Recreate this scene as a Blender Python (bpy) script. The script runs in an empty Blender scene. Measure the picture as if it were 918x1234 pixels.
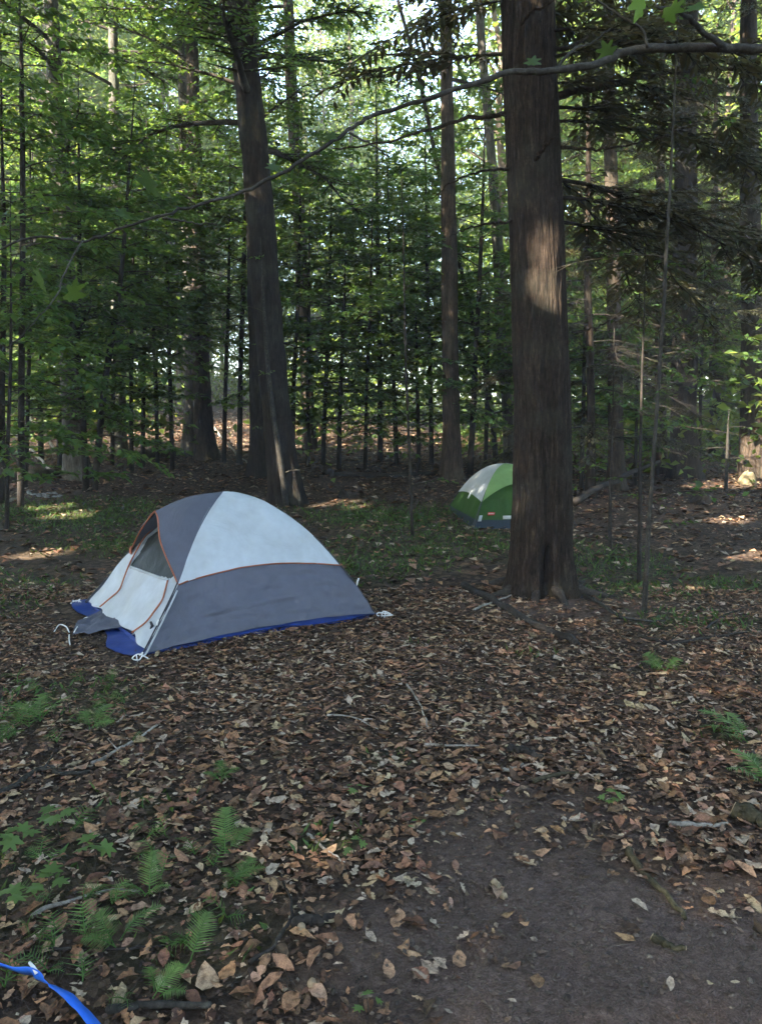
import bpy, math
import numpy as np
from math import radians, sin, cos, pi

# ------------------------------------------------------------------ camera, world, sun, exposure
scn = bpy.context.scene
col = scn.collection
FPX, HORIZON, CAM_H = 927.0, 500.0, 1.6          # focal length in photo pixels, horizon row, eye height
PITCH = math.atan((617 - HORIZON) / FPX)

cam = bpy.data.cameras.new('camera')
cam.sensor_fit = 'VERTICAL'
cam.sensor_height = 34.6
cam.lens = 34.6 * FPX / 1234
cam.clip_start = 0.05
cam.clip_end = 2000
cam_ob = bpy.data.objects.new('camera', cam)
col.objects.link(cam_ob)
cam_ob.location = (0, 0, CAM_H)
cam_ob.rotation_euler = (pi / 2 - PITCH, 0, 0)
scn.camera = cam_ob

SUN = np.array([-0.60, -0.50, 0.62]); SUN /= np.linalg.norm(SUN)     # towards the sun: behind and left
world = bpy.data.worlds.new('World')
scn.world = world
world.use_nodes = True
wn = world.node_tree
sky = wn.nodes.new('ShaderNodeTexSky')
sky.sky_type = 'NISHITA'
sky.sun_disc = False
sky.sun_elevation = math.asin(SUN[2])
sky.sun_rotation = math.atan2(SUN[0], SUN[1])
bg = wn.nodes['Background']
bg.inputs['Strength'].default_value = 0.15
wn.links.new(sky.outputs[0], bg.inputs['Color'])

sl = bpy.data.lights.new('sun', 'SUN')
sl.energy = 5.0
sl.angle = radians(0.53)
sl.color = (1.0, 0.90, 0.76)
sun_ob = bpy.data.objects.new('sun', sl)
col.objects.link(sun_ob)
sun_ob.location = (-20, -20, 30)
from mathutils import Vector
sun_ob.rotation_euler = Vector(-SUN).to_track_quat('-Z', 'Y').to_euler()

scn.view_settings.view_transform = 'Standard'
scn.view_settings.look = 'None'
scn.view_settings.exposure = 3.3
scn.view_settings.gamma = 1.0
scn.render.engine = 'CYCLES'
scn.cycles.max_bounces = 7
scn.cycles.diffuse_bounces = 4
scn.cycles.transmission_bounces = 5
scn.cycles.glossy_bounces = 2
scn.cycles.transparent_max_bounces = 4
scn.cycles.sample_clamp_indirect = 4.0
scn.cycles.use_denoising = True
scn.cycles.use_adaptive_sampling = True
scn.cycles.adaptive_threshold = 0.02
scn.cycles.caustics_reflective = False
scn.cycles.caustics_refractive = False

# ------------------------------------------------------------------ helpers
def ray(px, py):
    x = (px - 459) / FPX; z = (617 - py) / FPX
    return np.array([x, cos(PITCH) + z * sin(PITCH), -sin(PITCH) + z * cos(PITCH)])

def at(px, py, Y):
    """World point seen at a photo pixel, at ground distance Y in front of the camera."""
    d = ray(px, py)
    return np.array([0, 0, CAM_H]) + d * (Y / d[1])

def proj(P):
    P = np.atleast_2d(P)
    v = P - [0, 0, CAM_H]
    y = v[:, 1] * cos(PITCH) - v[:, 2] * sin(PITCH)
    u = v[:, 1] * sin(PITCH) + v[:, 2] * cos(PITCH)
    y = np.where(np.abs(y) < 1e-6, 1e-6, y)
    return np.stack([459 + FPX * v[:, 0] / y, 617 - FPX * u / y, y], 1)

def nrm(v):
    v = np.asarray(v, float)
    return v / np.maximum(np.linalg.norm(v, axis=-1, keepdims=True), 1e-9)

_T = np.random.default_rng(7).random((64, 64))
def vnoise(x, y):
    """Smooth 2D value noise, 0..1."""
    x = np.asarray(x, float); y = np.asarray(y, float)
    xi = np.floor(x).astype(int); yi = np.floor(y).astype(int)
    fx = x - xi; fy = y - yi
    fx = fx * fx * (3 - 2 * fx); fy = fy * fy * (3 - 2 * fy)
    a = _T[xi % 64, yi % 64]; b = _T[(xi + 1) % 64, yi % 64]
    c = _T[xi % 64, (yi + 1) % 64]; d = _T[(xi + 1) % 64, (yi + 1) % 64]
    return (a * (1 - fx) + b * fx) * (1 - fy) + (c * (1 - fx) + d * fx) * fy

def softplus(x, k=1.5):
    return np.logaddexp(0, np.asarray(x, float) * k) / k

def ground_z(x, y):
    x = np.asarray(x, float); y = np.asarray(y, float)
    left = 1 / (1 + np.exp((x - 1.0) * 0.7))
    z = softplus(y - 10.3) * (0.025 + 0.052 * left)
    z = z + softplus(-x - 4.2) * 0.05 * (1 / (1 + np.exp(-(y - 8)))) * np.exp(-np.maximum(y - 25, 0) / 30)
    z = z + (vnoise(x * 0.9 + 5, y * 0.9) - 0.5) * 0.05 + (vnoise(x * 3.1, y * 3.1 + 9) - 0.5) * 0.02
    return np.minimum(z, 5.0)

def ground_at(px, py):
    """Point on the terrain seen at a photo pixel."""
    d = ray(px, py)
    t = np.linspace(1.0, 120, 24000)
    P = np.array([0, 0, CAM_H]) + d[None] * t[:, None]
    below = P[:, 2] < ground_z(P[:, 0], P[:, 1])
    i = int(np.argmax(below)) if below.any() else len(t) - 1
    p = P[i]; p[2] = float(ground_z(p[0], p[1]))
    return p

class MB:
    """Collects vertices, faces and per-vertex colours for one mesh."""
    def __init__(s):
        s.V, s.F, s.C, s.n = [], [], [], 0
    def add(s, V, F, C=None):
        V = np.asarray(V, float).reshape(-1, 3)
        s.V.append(V)
        for f in (F if isinstance(F, list) else [F]):
            f = np.asarray(f, int)
            if len(f): s.F.append(f + s.n)
        if C is None: C = (1, 1, 1)
        C = np.asarray(C, float)
        s.C.append(np.broadcast_to(C, (len(V), 3)) if C.ndim == 1 else C)
        s.n += len(V)
        return s
    def tube(s, pts, rad, sides=6, cap=True, C=None):
        V, F = tube(pts, rad, sides, cap)
        return s.add(V, F, C)
    def mesh(s, name, mat, smooth=False):
        me = bpy.data.meshes.new(name)
        if s.n == 0: return me
        V = np.concatenate(s.V); C = np.concatenate(s.C)
        me.vertices.add(len(V)); me.vertices.foreach_set('co', V.astype(np.float32).ravel())
        tot = sum(f.size for f in s.F); nf = sum(len(f) for f in s.F)
        me.loops.add(tot); me.polygons.add(nf)
        me.loops.foreach_set('vertex_index', np.concatenate([f.ravel() for f in s.F]).astype(np.int32))
        lt = np.concatenate([np.full(len(f), f.shape[1]) for f in s.F]).astype(np.int32)
        st = np.concatenate([[0], np.cumsum(lt)[:-1]]).astype(np.int32)
        me.polygons.foreach_set('loop_start', st); me.polygons.foreach_set('loop_total', lt)
        if smooth: me.polygons.foreach_set('use_smooth', np.ones(nf, bool))
        at_ = me.color_attributes.new('Col', 'FLOAT_COLOR', 'POINT')
        at_.data.foreach_set('color', np.concatenate([C, np.ones((len(C), 1))], 1).astype(np.float32).ravel())
        me.update(calc_edges=True)
        if mat: me.materials.append(mat)
        return me
    def build(s, name, mat, parent=None, loc=None, smooth=False):
        return obj(name, s.mesh(name, mat, smooth), parent, loc)

def obj(name, me, parent=None, loc=None):
    o = bpy.data.objects.new(name, me); col.objects.link(o)
    if parent: o.parent = parent
    if loc is not None: o.location = loc
    return o

def tag(o, label=None, cat=None, group=None, kind=None):
    if label: o['label'] = label
    if cat: o['category'] = cat
    if group: o['group'] = group
    if kind: o['kind'] = kind
    return o

def thing(name, label, cat, loc=(0, 0, 0), group=None):
    o = bpy.data.objects.new(name, None); col.objects.link(o)
    o.location = [float(v) for v in loc]; o.empty_display_size = 0.2
    return tag(o, label, cat, group)

def frames(pts):
    pts = np.asarray(pts, float)
    t = nrm(np.gradient(pts, axis=0))
    up = np.array([0, 0, 1.0]) if abs(t[:, 2]).mean() < 0.8 else np.array([0, -1.0, 0])
    a = nrm(np.cross(t, up)); b = np.cross(a, t)
    return t, a, b

def tube(pts, rad, sides=6, cap=True):
    pts = np.asarray(pts, float); n = len(pts)
    rad = np.broadcast_to(np.asarray(rad, float), (n,))
    t, a, b = frames(pts)
    th = np.arange(sides) / sides * 2 * pi
    V = pts[:, None] + rad[:, None, None] * (np.cos(th)[None, :, None] * a[:, None] + np.sin(th)[None, :, None] * b[:, None])
    i = np.arange(n - 1)[:, None] * sides; j = np.arange(sides)[None]; k = (j + 1) % sides
    F = np.stack([i + j, i + k, i + sides + k, i + sides + j], -1).reshape(-1, 4)
    Fs = [F]
    if cap and sides > 2:
        Fs.append(np.arange(sides)[None, ::-1]); Fs.append((np.arange(sides) + (n - 1) * sides)[None])
    return V.reshape(-1, 3), Fs

def spline(pts, n):
    """Catmull-Rom resample."""
    P = np.asarray(pts, float)
    P = np.concatenate([[2 * P[0] - P[1]], P, [2 * P[-1] - P[-2]]])
    m = len(P) - 3
    u = np.linspace(0, m - 1e-6, n); i = u.astype(int); f = (u - i)[:, None]
    p0, p1, p2, p3 = P[i], P[i + 1], P[i + 2], P[i + 3]
    return 0.5 * (2 * p1 + (p2 - p0) * f + (2 * p0 - 5 * p1 + 4 * p2 - p3) * f ** 2 + (3 * p1 - p0 - 3 * p2 + p3) * f ** 3)

# ------------------------------------------------------------------ materials
class M:
    def __init__(s, name):
        s.m = bpy.data.materials.new(name); s.m.use_nodes = True
        s.t = s.m.node_tree; s.b = s.t.nodes['Principled BSDF']
    def n(s, kind, **kw):
        nd = s.t.nodes.new('ShaderNode' + kind)
        for k, v in kw.items():
            if k in nd.inputs.keys(): nd.inputs[k].default_value = v
            else: setattr(nd, k, v)
        return nd
    def l(s, a, b): s.t.links.new(a, b)
    def tex(s, kind='Noise', scale=5.0, stretch=None, **kw):
        nd = s.n('Tex' + kind, **kw); nd.inputs['Scale'].default_value = scale
        tc = s.n('TexCoord')
        if stretch is not None:
            mp = s.n('Mapping'); mp.inputs['Scale'].default_value = stretch
            s.l(tc.outputs['Object'], mp.inputs[0]); s.l(mp.outputs[0], nd.inputs['Vector'])
        else: s.l(tc.outputs['Object'], nd.inputs['Vector'])
        return nd
    def ramp(s, fac, stops):
        r = s.n('ValToRGB'); e = r.color_ramp.elements
        while len(e) < len(stops): e.new(0.5)
        for k, (p, c) in enumerate(stops): e[k].position = p; e[k].color = (*c, 1)
        s.l(fac, r.inputs[0]); return r.outputs[0]
    def mix(s, fac, a, b, mode='MIX'):
        x = s.n('Mix', data_type='RGBA', blend_type=mode)
        for v, i in ((fac, 0), (a, 6), (b, 7)):
            if hasattr(v, 'links'): s.l(v, x.inputs[i])
            elif i == 0: x.inputs[0].default_value = v
            else: x.inputs[i].default_value = (*v, 1)
        return x.outputs[2]
    def bump(s, h, strength=0.5, dist=0.01, normal=None):
        b = s.n('Bump'); b.inputs['Strength'].default_value = strength; b.inputs['Distance'].default_value = dist
        s.l(h, b.inputs['Height'])
        if normal: s.l(normal, b.inputs['Normal'])
        return b.outputs[0]
    def out(s, colr=None, normal=None, rough=0.9, spec=0.2):
        if colr is not None:
            if hasattr(colr, 'links'): s.l(colr, s.b.inputs['Base Color'])
            else: s.b.inputs['Base Color'].default_value = (*colr, 1)
        if normal is not None: s.l(normal, s.b.inputs['Normal'])
        s.b.inputs['Roughness'].default_value = rough
        s.b.inputs['Specular IOR Level'].default_value = spec
        return s.m

def leaf_mat(name, base, trans, tfac=0.45, gloss=0.25, rough=0.45):
    m = M(name)
    at_ = m.n('Attribute', attribute_name='Col')
    c = m.mix(1.0, base, at_.outputs['Color'], 'MULTIPLY')
    ct = m.mix(1.0, trans, at_.outputs['Color'], 'MULTIPLY')
    m.l(c, m.b.inputs['Base Color'])
    m.b.inputs['Roughness'].default_value = rough; m.b.inputs['Specular IOR Level'].default_value = gloss
    tr = m.n('BsdfTranslucent'); m.l(ct, tr.inputs['Color'])
    mx = m.n('MixShader'); mx.inputs[0].default_value = tfac
    m.l(m.b.outputs[0], mx.inputs[1]); m.l(tr.outputs[0], mx.inputs[2])
    m.l(mx.outputs[0], m.t.nodes['Material Output'].inputs['Surface'])
    return m.m

def bark_mat(name, c1, c2, c3, sc=1.0, lichen=0.25, strength=0.8):
    m = M(name)
    n1 = m.tex('Noise', 16 * sc, (1, 1, 0.16), Detail=10, Roughness=0.78, Distortion=0.6)
    n2 = m.tex('Noise', 1.3 * sc, None, Detail=5, Roughness=0.6)
    n3 = m.tex('Noise', 26 * sc, (1, 1, 0.085), Detail=6, Roughness=0.7, Distortion=1.2)
    c = m.ramp(n1.outputs['Fac'], [(0.32, c1), (0.52, c2), (0.72, c3)])
    crack = m.ramp(n3.outputs['Fac'], [(0.36, (0.35, 0.34, 0.33)), (0.52, (1, 1, 1))])
    c = m.mix(0.8, c, crack, 'MULTIPLY')
    n4 = m.tex('Noise', 24 * sc, (1, 1, 0.45), Detail=7, Roughness=0.75)
    c = m.mix(0.85, c, m.ramp(n4.outputs['Fac'], [(0.34, (0.5, 0.48, 0.46)), (0.66, (1.4, 1.38, 1.34))]), 'MULTIPLY')
    pat = m.ramp(n2.outputs['Fac'], [(0.5, (0, 0, 0)), (0.68, (1, 1, 1))])
    lf = m.n('Math', operation='MULTIPLY'); m.l(pat, lf.inputs[0]); lf.inputs[1].default_value = lichen
    c = m.mix(lf.outputs[0], c, (0.20, 0.22, 0.16))
    nb = m.bump(n1.outputs['Fac'], strength, 0.03)
    nb = m.bump(n3.outputs['Fac'], strength * 0.7, 0.02, nb)
    return m.out(c, nb, 0.92, 0.15)

MAT = {}
MAT['bark_hemlock'] = bark_mat('bark_hemlock', (0.010, 0.007, 0.005), (0.040, 0.028, 0.020), (0.115, 0.082, 0.058), 1.7, 0.10, 1.0)
MAT['bark_dark'] = bark_mat('bark_dark', (0.010, 0.008, 0.007), (0.030, 0.024, 0.019), (0.06, 0.048, 0.04), 1.0, 0.1)
MAT['bark_pale'] = bark_mat('bark_pale', (0.045, 0.041, 0.034), (0.10, 0.092, 0.077), (0.19, 0.18, 0.155), 0.8, 0.3, 0.35)
MAT['bark_brown'] = bark_mat('bark_brown', (0.022, 0.016, 0.012), (0.07, 0.052, 0.038), (0.15, 0.11, 0.082), 1.0, 0.15)
MAT['twig'] = bark_mat('twig', (0.025, 0.02, 0.016), (0.06, 0.05, 0.038), (0.11, 0.09, 0.07), 3.0, 0.2, 0.4)
def iso_bark(name, c1, c2, c3, sc):
    m = M(name); n1 = m.tex('Noise', 45 * sc, Detail=8, Roughness=0.7); n2 = m.tex('Noise', 6 * sc, Detail=4)
    c = m.ramp(n1.outputs['Fac'], [(0.3, c1), (0.52, c2), (0.75, c3)])
    c = m.mix(1.0, c, m.ramp(n2.outputs['Fac'], [(0.35, (0.6, 0.6, 0.6)), (0.65, (1.3, 1.3, 1.25))]), 'MULTIPLY')
    return m.out(c, m.bump(n1.outputs['Fac'], 0.7, 0.006), 0.9, 0.2)
MAT['branch'] = iso_bark('branch', (0.016, 0.014, 0.012), (0.045, 0.040, 0.033), (0.10, 0.09, 0.075), 1.0)
MAT['deadwood'] = iso_bark('deadwood', (0.12, 0.10, 0.085), (0.28, 0.25, 0.21), (0.46, 0.42, 0.37), 1.0)
MAT['mossy'] = iso_bark('mossy', (0.022, 0.021, 0.012), (0.06, 0.05, 0.028), (0.11, 0.09, 0.055), 1.0)
MAT['darkwood'] = iso_bark('darkwood', (0.012, 0.010, 0.009), (0.034, 0.028, 0.023), (0.075, 0.062, 0.052), 1.0)
MAT['leaf'] = leaf_mat('leaf_green', (0.058, 0.108, 0.030), (0.17, 0.27, 0.04))
MAT['leaf_far'] = leaf_mat('leaf_far', (0.072, 0.116, 0.032), (0.26, 0.34, 0.055), 0.5)
MAT['needle'] = leaf_mat('needle', (0.056, 0.056, 0.031), (0.15, 0.13, 0.05), 0.3, 0.3)
MAT['fern'] = leaf_mat('fern', (0.095, 0.155, 0.046), (0.17, 0.25, 0.045), 0.3, 0.15)
MAT['grass'] = leaf_mat('grass', (0.072, 0.118, 0.036), (0.13, 0.19, 0.035), 0.3, 0.1)
def litter_mat():
    m = M('litter'); a = m.n('Attribute', attribute_name='Col'); g = m.n('NewGeometry')
    n1 = m.n('TexNoise'); n1.inputs['Scale'].default_value = 55; n1.inputs['Detail'].default_value = 6; m.l(g.outputs['Position'], n1.inputs['Vector'])
    n2 = m.n('TexNoise'); n2.inputs['Scale'].default_value = 260; n2.inputs['Detail'].default_value = 3; m.l(g.outputs['Position'], n2.inputs['Vector'])
    c = m.mix(1.0, a.outputs['Color'], m.ramp(n1.outputs['Fac'], [(0.32, (0.38, 0.36, 0.34)), (0.5, (0.9, 0.88, 0.85)), (0.68, (1.2, 1.18, 1.12))]), 'MULTIPLY')
    c = m.mix(0.6, c, m.ramp(n2.outputs['Fac'], [(0.35, (0.55, 0.52, 0.5)), (0.6, (1.15, 1.15, 1.15))]), 'MULTIPLY')
    return m.out(c, m.bump(n1.outputs['Fac'], 0.6, 0.006), 0.7, 0.25)
MAT['litter'] = litter_mat()

# ------------------------------------------------------------------ ground
def ell(x, y, cx, cy, rx, ry, rot=0.0, soft=0.35):
    c, s = cos(rot), sin(rot)
    u = ((x - cx) * c + (y - cy) * s) / rx; v = (-(x - cx) * s + (y - cy) * c) / ry
    return np.clip((1 + soft - np.sqrt(u * u + v * v)) / (2 * soft), 0, 1)

def bare(x, y):
    """Bare trodden soil, lower right."""
    w = (vnoise(x * 2.3, y * 2.3) - 0.5) * 0.5 + (vnoise(x * 7, y * 7 + 3) - 0.5) * 0.25
    m = np.maximum(ell(x + w, y + w, 0.62, 2.15, 0.62, 0.80, 0, 0.55), ell(x + w, y, 1.0, 1.6, 1.0, 0.5, 0, 0.5))
    m = np.maximum(m, 0.5 * ell(x + w, y + w, 1.7, 6.3, 1.0, 0.5))
    return np.clip(m, 0, 1)

GREEN = [(-2.2, 4.1, 0.55, 0.3), (-1.75, 4.35, 0.4, 0.2), (-0.3, 8.3, 1.0, 0.9), (0.9, 9.3, 1.4, 0.9), (2.3, 8.6, 0.8, 1.1), (0.02, 3.4, 0.13, 0.09),
         (1.75, 4.7, 0.16, 0.1), (2.4, 5.8, 0.5, 0.3), (-2.9, 9.3, 1.4, 0.8), (-1.35, 2.55, 0.4, 0.3), (1.0, 4.95, 0.14, 0.08), (1.9, 3.65, 0.3, 0.14),
         (-1.0, 3.05, 0.2, 0.12), (-4.6, 11.4, 1.6, 1.2), (0.2, 11.5, 1.5, 1.0), (-3.6, 6.5, 0.7, 1.2), (2.3, 6.9, 0.5, 0.4), (-0.2, 2.7, 0.15, 0.1), (-0.55, 2.2, 0.25, 0.2),
         (0.25, 5.3, 0.1, 0.07), (3.3, 7.2, 0.4, 0.3)]
def green(x, y):
    m = np.zeros_like(np.asarray(x, float))
    for cx, cy, rx, ry in GREEN:
        m = np.maximum(m, ell(x, y, cx, cy, rx, ry, 0, 0.6))
    return m * (0.35 + 0.9 * vnoise(np.asarray(x) * 2.1 + 3, np.asarray(y) * 2.1))

def make_ground():
    u = np.linspace(-1, 1, 281); xs = np.sinh(u * 6.2) / np.sinh(6.2) * 300
    v = np.linspace(-1, 1, 361); ys = 2.6 + np.sinh(v * 6.2) / np.sinh(6.2) * 300
    X, Y = np.meshgrid(xs, ys)
    Z = ground_z(X, Y)
    near = np.exp(-((X / 4) ** 2 + ((Y - 2.5) / 4) ** 2))
    Z = Z + near * ((vnoise(X * 11, Y * 11) - 0.5) * 0.014 + (vnoise(X * 27, Y * 27) - 0.5) * 0.008)
    V = np.stack([X, Y, Z], -1).reshape(-1, 3)
    nx, ny = len(xs), len(ys)
    i = np.arange(ny - 1)[:, None] * nx + np.arange(nx - 1)[None]
    F = np.stack([i, i + 1, i + nx + 1, i + nx], -1).reshape(-1, 4)
    C = np.stack([bare(X, Y), np.clip(green(X, Y), 0, 1), np.zeros_like(X)], -1).reshape(-1, 3)
    m = M('forest_floor')
    a = m.n('Attribute', attribute_name='Col'); sep = m.n('SeparateColor'); m.l(a.outputs['Color'], sep.inputs[0])
    n1 = m.tex('Noise', 3.0, Detail=8, Roughness=0.7); n2 = m.tex('Noise', 38, Detail=6, Roughness=0.7)
    n3 = m.tex('Voronoi', 26, feature='F1'); n4 = m.tex('Noise', 160, Detail=3)
    humus = m.ramp(n2.outputs['Fac'], [(0.3, (0.014, 0.010, 0.008)), (0.52, (0.04, 0.028, 0.02)), (0.75, (0.10, 0.07, 0.048))])
    frag = m.ramp(n3.outputs['Color'], [(0.2, (0.025, 0.017, 0.012)), (0.55, (0.09, 0.06, 0.04)), (0.9, (0.20, 0.14, 0.095))])
    litter = m.mix(0.55, humus, frag)
    soil = m.ramp(n2.outputs['Fac'], [(0.28, (0.080, 0.056, 0.045)), (0.5, (0.145, 0.104, 0.085)), (0.72, (0.215, 0.16, 0.132))])
    crumb = m.ramp(n4.outputs['Fac'], [(0.3, (0.6, 0.6, 0.6)), (0.7, (1.35, 1.35, 1.35))])
    soil = m.mix(0.8, soil, crumb, 'MULTIPLY')
    big = m.ramp(n1.outputs['Fac'], [(0.3, (0.7, 0.7, 0.72)), (0.7, (1.25, 1.2, 1.15))])
    c = m.mix(sep.outputs[0], litter, soil)
    c = m.mix(1.0, c, big, 'MULTIPLY')
    gf = m.n('Math', operation='MULTIPLY'); m.l(sep.outputs[1], gf.inputs[0]); gf.inputs[1].default_value = 0.5
    c = m.mix(gf.outputs[0], c, (0.045, 0.06, 0.022))
    nb = m.bump(n2.outputs['Fac'], 0.9, 0.03); nb = m.bump(n4.outputs['Fac'], 0.8, 0.008, nb)
    mat = m.out(c, nb, 0.95, 0.15)
    b = MB(); b.add(V, F, C)
    g = b.build('ground', mat, smooth=True)
    return tag(g, 'brown woodland floor of humus, dead leaves and bare soil', 'ground', kind='structure')
ground = make_ground()

# ------------------------------------------------------------------ fallen leaves
TONES = np.array([(0.21, 0.125, 0.072), (0.28, 0.18, 0.11), (0.15, 0.088, 0.052), (0.33, 0.23, 0.15), (0.10, 0.062, 0.040), (0.085, 0.056, 0.038), (0.12, 0.07, 0.045),
                  (0.38, 0.28, 0.19), (0.22, 0.13, 0.08), (0.25, 0.15, 0.09), (0.065, 0.045, 0.033), (0.50, 0.41, 0.30), (0.13, 0.085, 0.06)])
def leaf_shape(kind, rng, rows):
    """Unit-length dead leaf along +x: (n,3) left/mid/right rows, curled."""
    t = np.linspace(0, 1, rows)
    if kind == 'oak':
        ph = rng.uniform(0, 6.28)
        w = 0.30 * np.sin(pi * t ** 0.8) ** 0.6 * (0.66 + 0.34 * np.cos(t * 2 * pi * 3.2 + ph))
        w[0] = 0.015; w[-1] = 0.06; x = t
    else:
        w = (0.25 if kind == 'beech' else 0.33) * np.sin(pi * t ** 0.85) ** 0.85; w[0] = 0.012; w[-1] = 0.005; x = t
    w = w * rng.uniform(0.85, 1.15, rows)
    cup = rng.uniform(-0.4, 0.6); bend = rng.uniform(-0.7, 1.0); tw = rng.uniform(-0.6, 0.6)
    V = []
    for k in range(rows):
        for sgn in (-1, 0, 1):
            y = sgn * w[k] * (1 + rng.uniform(-0.12, 0.12)); z = cup * abs(y) + bend * (t[k] - 0.5) ** 2 * 0.5 + tw * y * (t[k] - 0.5) * 1.5
            V.append((x[k] - 0.5 + 0.02 * rng.standard_normal(), y * (1 - 0.3 * abs(cup)), z + 0.022 * rng.standard_normal()))
    V = np.array(V); V[:, 2] -= V[:, 2].min() * 0.7
    F = []
    for k in range(rows - 1):
        a = 3 * k
        F += [(a, a + 1, a + 4), (a, a + 4, a + 3), (a + 1, a + 2, a + 5), (a + 1, a + 5, a + 4)]
    return V, np.array(F)

def place_leaves(variants, idx, pos, yaw, tilt, size, tone):
    """Bake many leaf copies into one MB."""
    mb = MB()
    for v, (V, F) in enumerate(variants):
        k = np.where(idx == v)[0]
        if not len(k): continue
        c, s = np.cos(yaw[k]), np.sin(yaw[k])
        P = V[None] * size[k, None, None]
        z = P[..., 2] + P[..., 0] * tilt[k, 0, None] + P[..., 1] * tilt[k, 1, None]
        x = P[..., 0] * c[:, None] - P[..., 1] * s[:, None]; y = P[..., 0] * s[:, None] + P[..., 1] * c[:, None]
        W = np.stack([x, y, z], -1) + pos[k, None]
        FF = F[None] + (np.arange(len(k)) * len(V))[:, None, None]
        C = np.repeat(tone[k][:, None], len(V), 1)
        mb.add(W.reshape(-1, 3), FF.reshape(-1, 3), C.reshape(-1, 3))
    return mb

def make_litter():
    rng = np.random.default_rng(11)
    kinds = ['oak', 'beech', 'beech', 'oak', 'broad', 'beech', 'oak', 'beech', 'broad', 'oak', 'beech', 'beech']
    kinds = kinds * 2
    hi = [leaf_shape(k, rng, 10 if k == 'oak' else 7) for k in kinds]
    lo = [leaf_shape(k, rng, 3) if k != 'oak' else leaf_shape(k, rng, 4) for k in kinds]
    # near: sampled uniformly over ground in view
    def sample(n, y0, y1, extra=0.6):
        y = np.sqrt(rng.uniform(y0 ** 2, y1 ** 2, n)); x = rng.uniform(-1, 1, n) * (y * 0.53 + extra)
        d = 0.18 + 0.75 * vnoise(x * 1.6 + 20, y * 1.6) + 0.65 * vnoise(x * 4.3 + 2, y * 4.3)
        d = d * (1 - 0.965 * bare(x, y)) * (1 - 0.55 * np.clip(green(x, y), 0, 1))
        k = rng.random(n) < d
        # nothing under the tent
        e1, e2 = TB - TA, TC - TA
        q = np.stack([x - TA[0], y - TA[1]], 1)
        u_ = q @ e1[:2] / (e1 @ e1); v_ = q @ e2[:2] / (e2 @ e2)
        k &= ~((u_ > -0.12) & (u_ < 1) & (v_ > -0.01) & (v_ < 1.06))
        return x[k], y[k]
    def attrs(n, smin, smax):
        size = np.clip(rng.lognormal(math.log((smin + smax) / 2), 0.48, n), smin * 0.5, smax * 1.6)
        tn = TONES[rng.integers(0, len(TONES), n)] * rng.lognormal(-0.04, 0.55, (n, 1)) * np.array([1.10, 0.98, 0.90]) * rng.uniform(0.93, 1.07, (n, 3)); tn = np.minimum(tn, [0.40, 0.32, 0.24])
        return rng.integers(0, len(hi), n), rng.uniform(0, 2 * pi, n), rng.normal(0, 0.17, (n, 2)), size, tn
    x, y = sample(64000, 1.0, 7.0, 1.7)
    idx, yaw, tilt, size, tone = attrs(len(x), 0.022, 0.055)
    lift = rng.uniform(0.001, 0.014, len(x))
    pos = np.stack([x, y, ground_z(x, y) + lift + 0.006 * np.exp(-((y - 2.5) / 4) ** 2)], 1)
    pr = proj(pos)
    vis = (pr[:, 0] > 5) & (pr[:, 0] < 913) & (pr[:, 1] < 1225)
    app = np.where(vis, size / pr[:, 2], 0)
    order = np.argsort(-app)
    top = order[:285]; rest = order[285:]
    meshes = {}
    for q, k in enumerate(top):
        key = (int(idx[k]), q % 5)
        if key not in meshes:
            V, F = hi[idx[k]]
            meshes[key] = MB().add(V, F, tone[k]).mesh('leaf', MAT['litter'], True)
        o = obj('leaf', meshes[key], ground, pos[k])
        s = float(size[k]); o.scale = (s, s, s)
        o.rotation_euler = (float(tilt[k, 1]), -float(tilt[k, 0]), float(yaw[k]))
    seen = (pos[rest, 1] < 3.4) & (pr[rest, 0] > -60) & (pr[rest, 0] < 980); nr = rest[seen]; fr_ = rest[~seen]
    mb = place_leaves(hi, idx[nr], pos[nr], yaw[nr], tilt[nr], size[nr], tone[nr])
    m2 = place_leaves(lo, idx[fr_], pos[fr_], yaw[fr_], tilt[fr_], size[fr_], tone[fr_])
    for V_, F_, C_ in zip(m2.V, m2.F, m2.C): mb.add(V_, F_ - F_.min(), C_)
    tag(mb.build('leaf_litter', MAT['litter'], ground, smooth=True), kind='stuff')
    x, y = sample(70000, 6.9, 32.0, 3.5)
    n = len(x); _, yaw, tilt, size, tone = attrs(n, 0.055, 0.105)
    pos = np.stack([x, y, ground_z(x, y) + rng.uniform(0.006, 0.035, n)], 1)
    mb = MB()
    leaf_cards(mb, pos, np.stack([np.cos(yaw), np.sin(yaw), tilt[:, 0]], 1), nrm(np.stack([tilt[:, 1], tilt[:, 0], 0.9 + 0 * yaw], 1)), size, size * rng.uniform(0.4, 0.75, n), tone)
    tag(mb.build('distant_leaf_litter', MAT['litter'], ground), kind='stuff')
    # crumbs, twiglets and leaf scraps on the humus
    n = 38000
    y = np.sqrt(rng.uniform(1.2 ** 2, 5.5 ** 2, n)); x = rng.uniform(-1, 1, n) * (y * 0.53 + 0.4)
    L = rng.uniform(0.006, 0.030, n); tw = rng.random(n) < 0.42
    L = np.where(tw, rng.uniform(0.02, 0.13, n), L); W = np.where(tw, rng.uniform(0.0012, 0.003, n), L * rng.uniform(0.3, 0.8, n))
    a = rng.uniform(0, 2 * pi, n); d = np.stack([np.cos(a), np.sin(a), rng.normal(0, 0.12, n)], 1); s = np.stack([-np.sin(a), np.cos(a), rng.normal(0, 0.3, n)], 1)
    c = np.stack([x, y, ground_z(x, y) + rng.uniform(0.004, 0.016, n)], 1)
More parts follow.
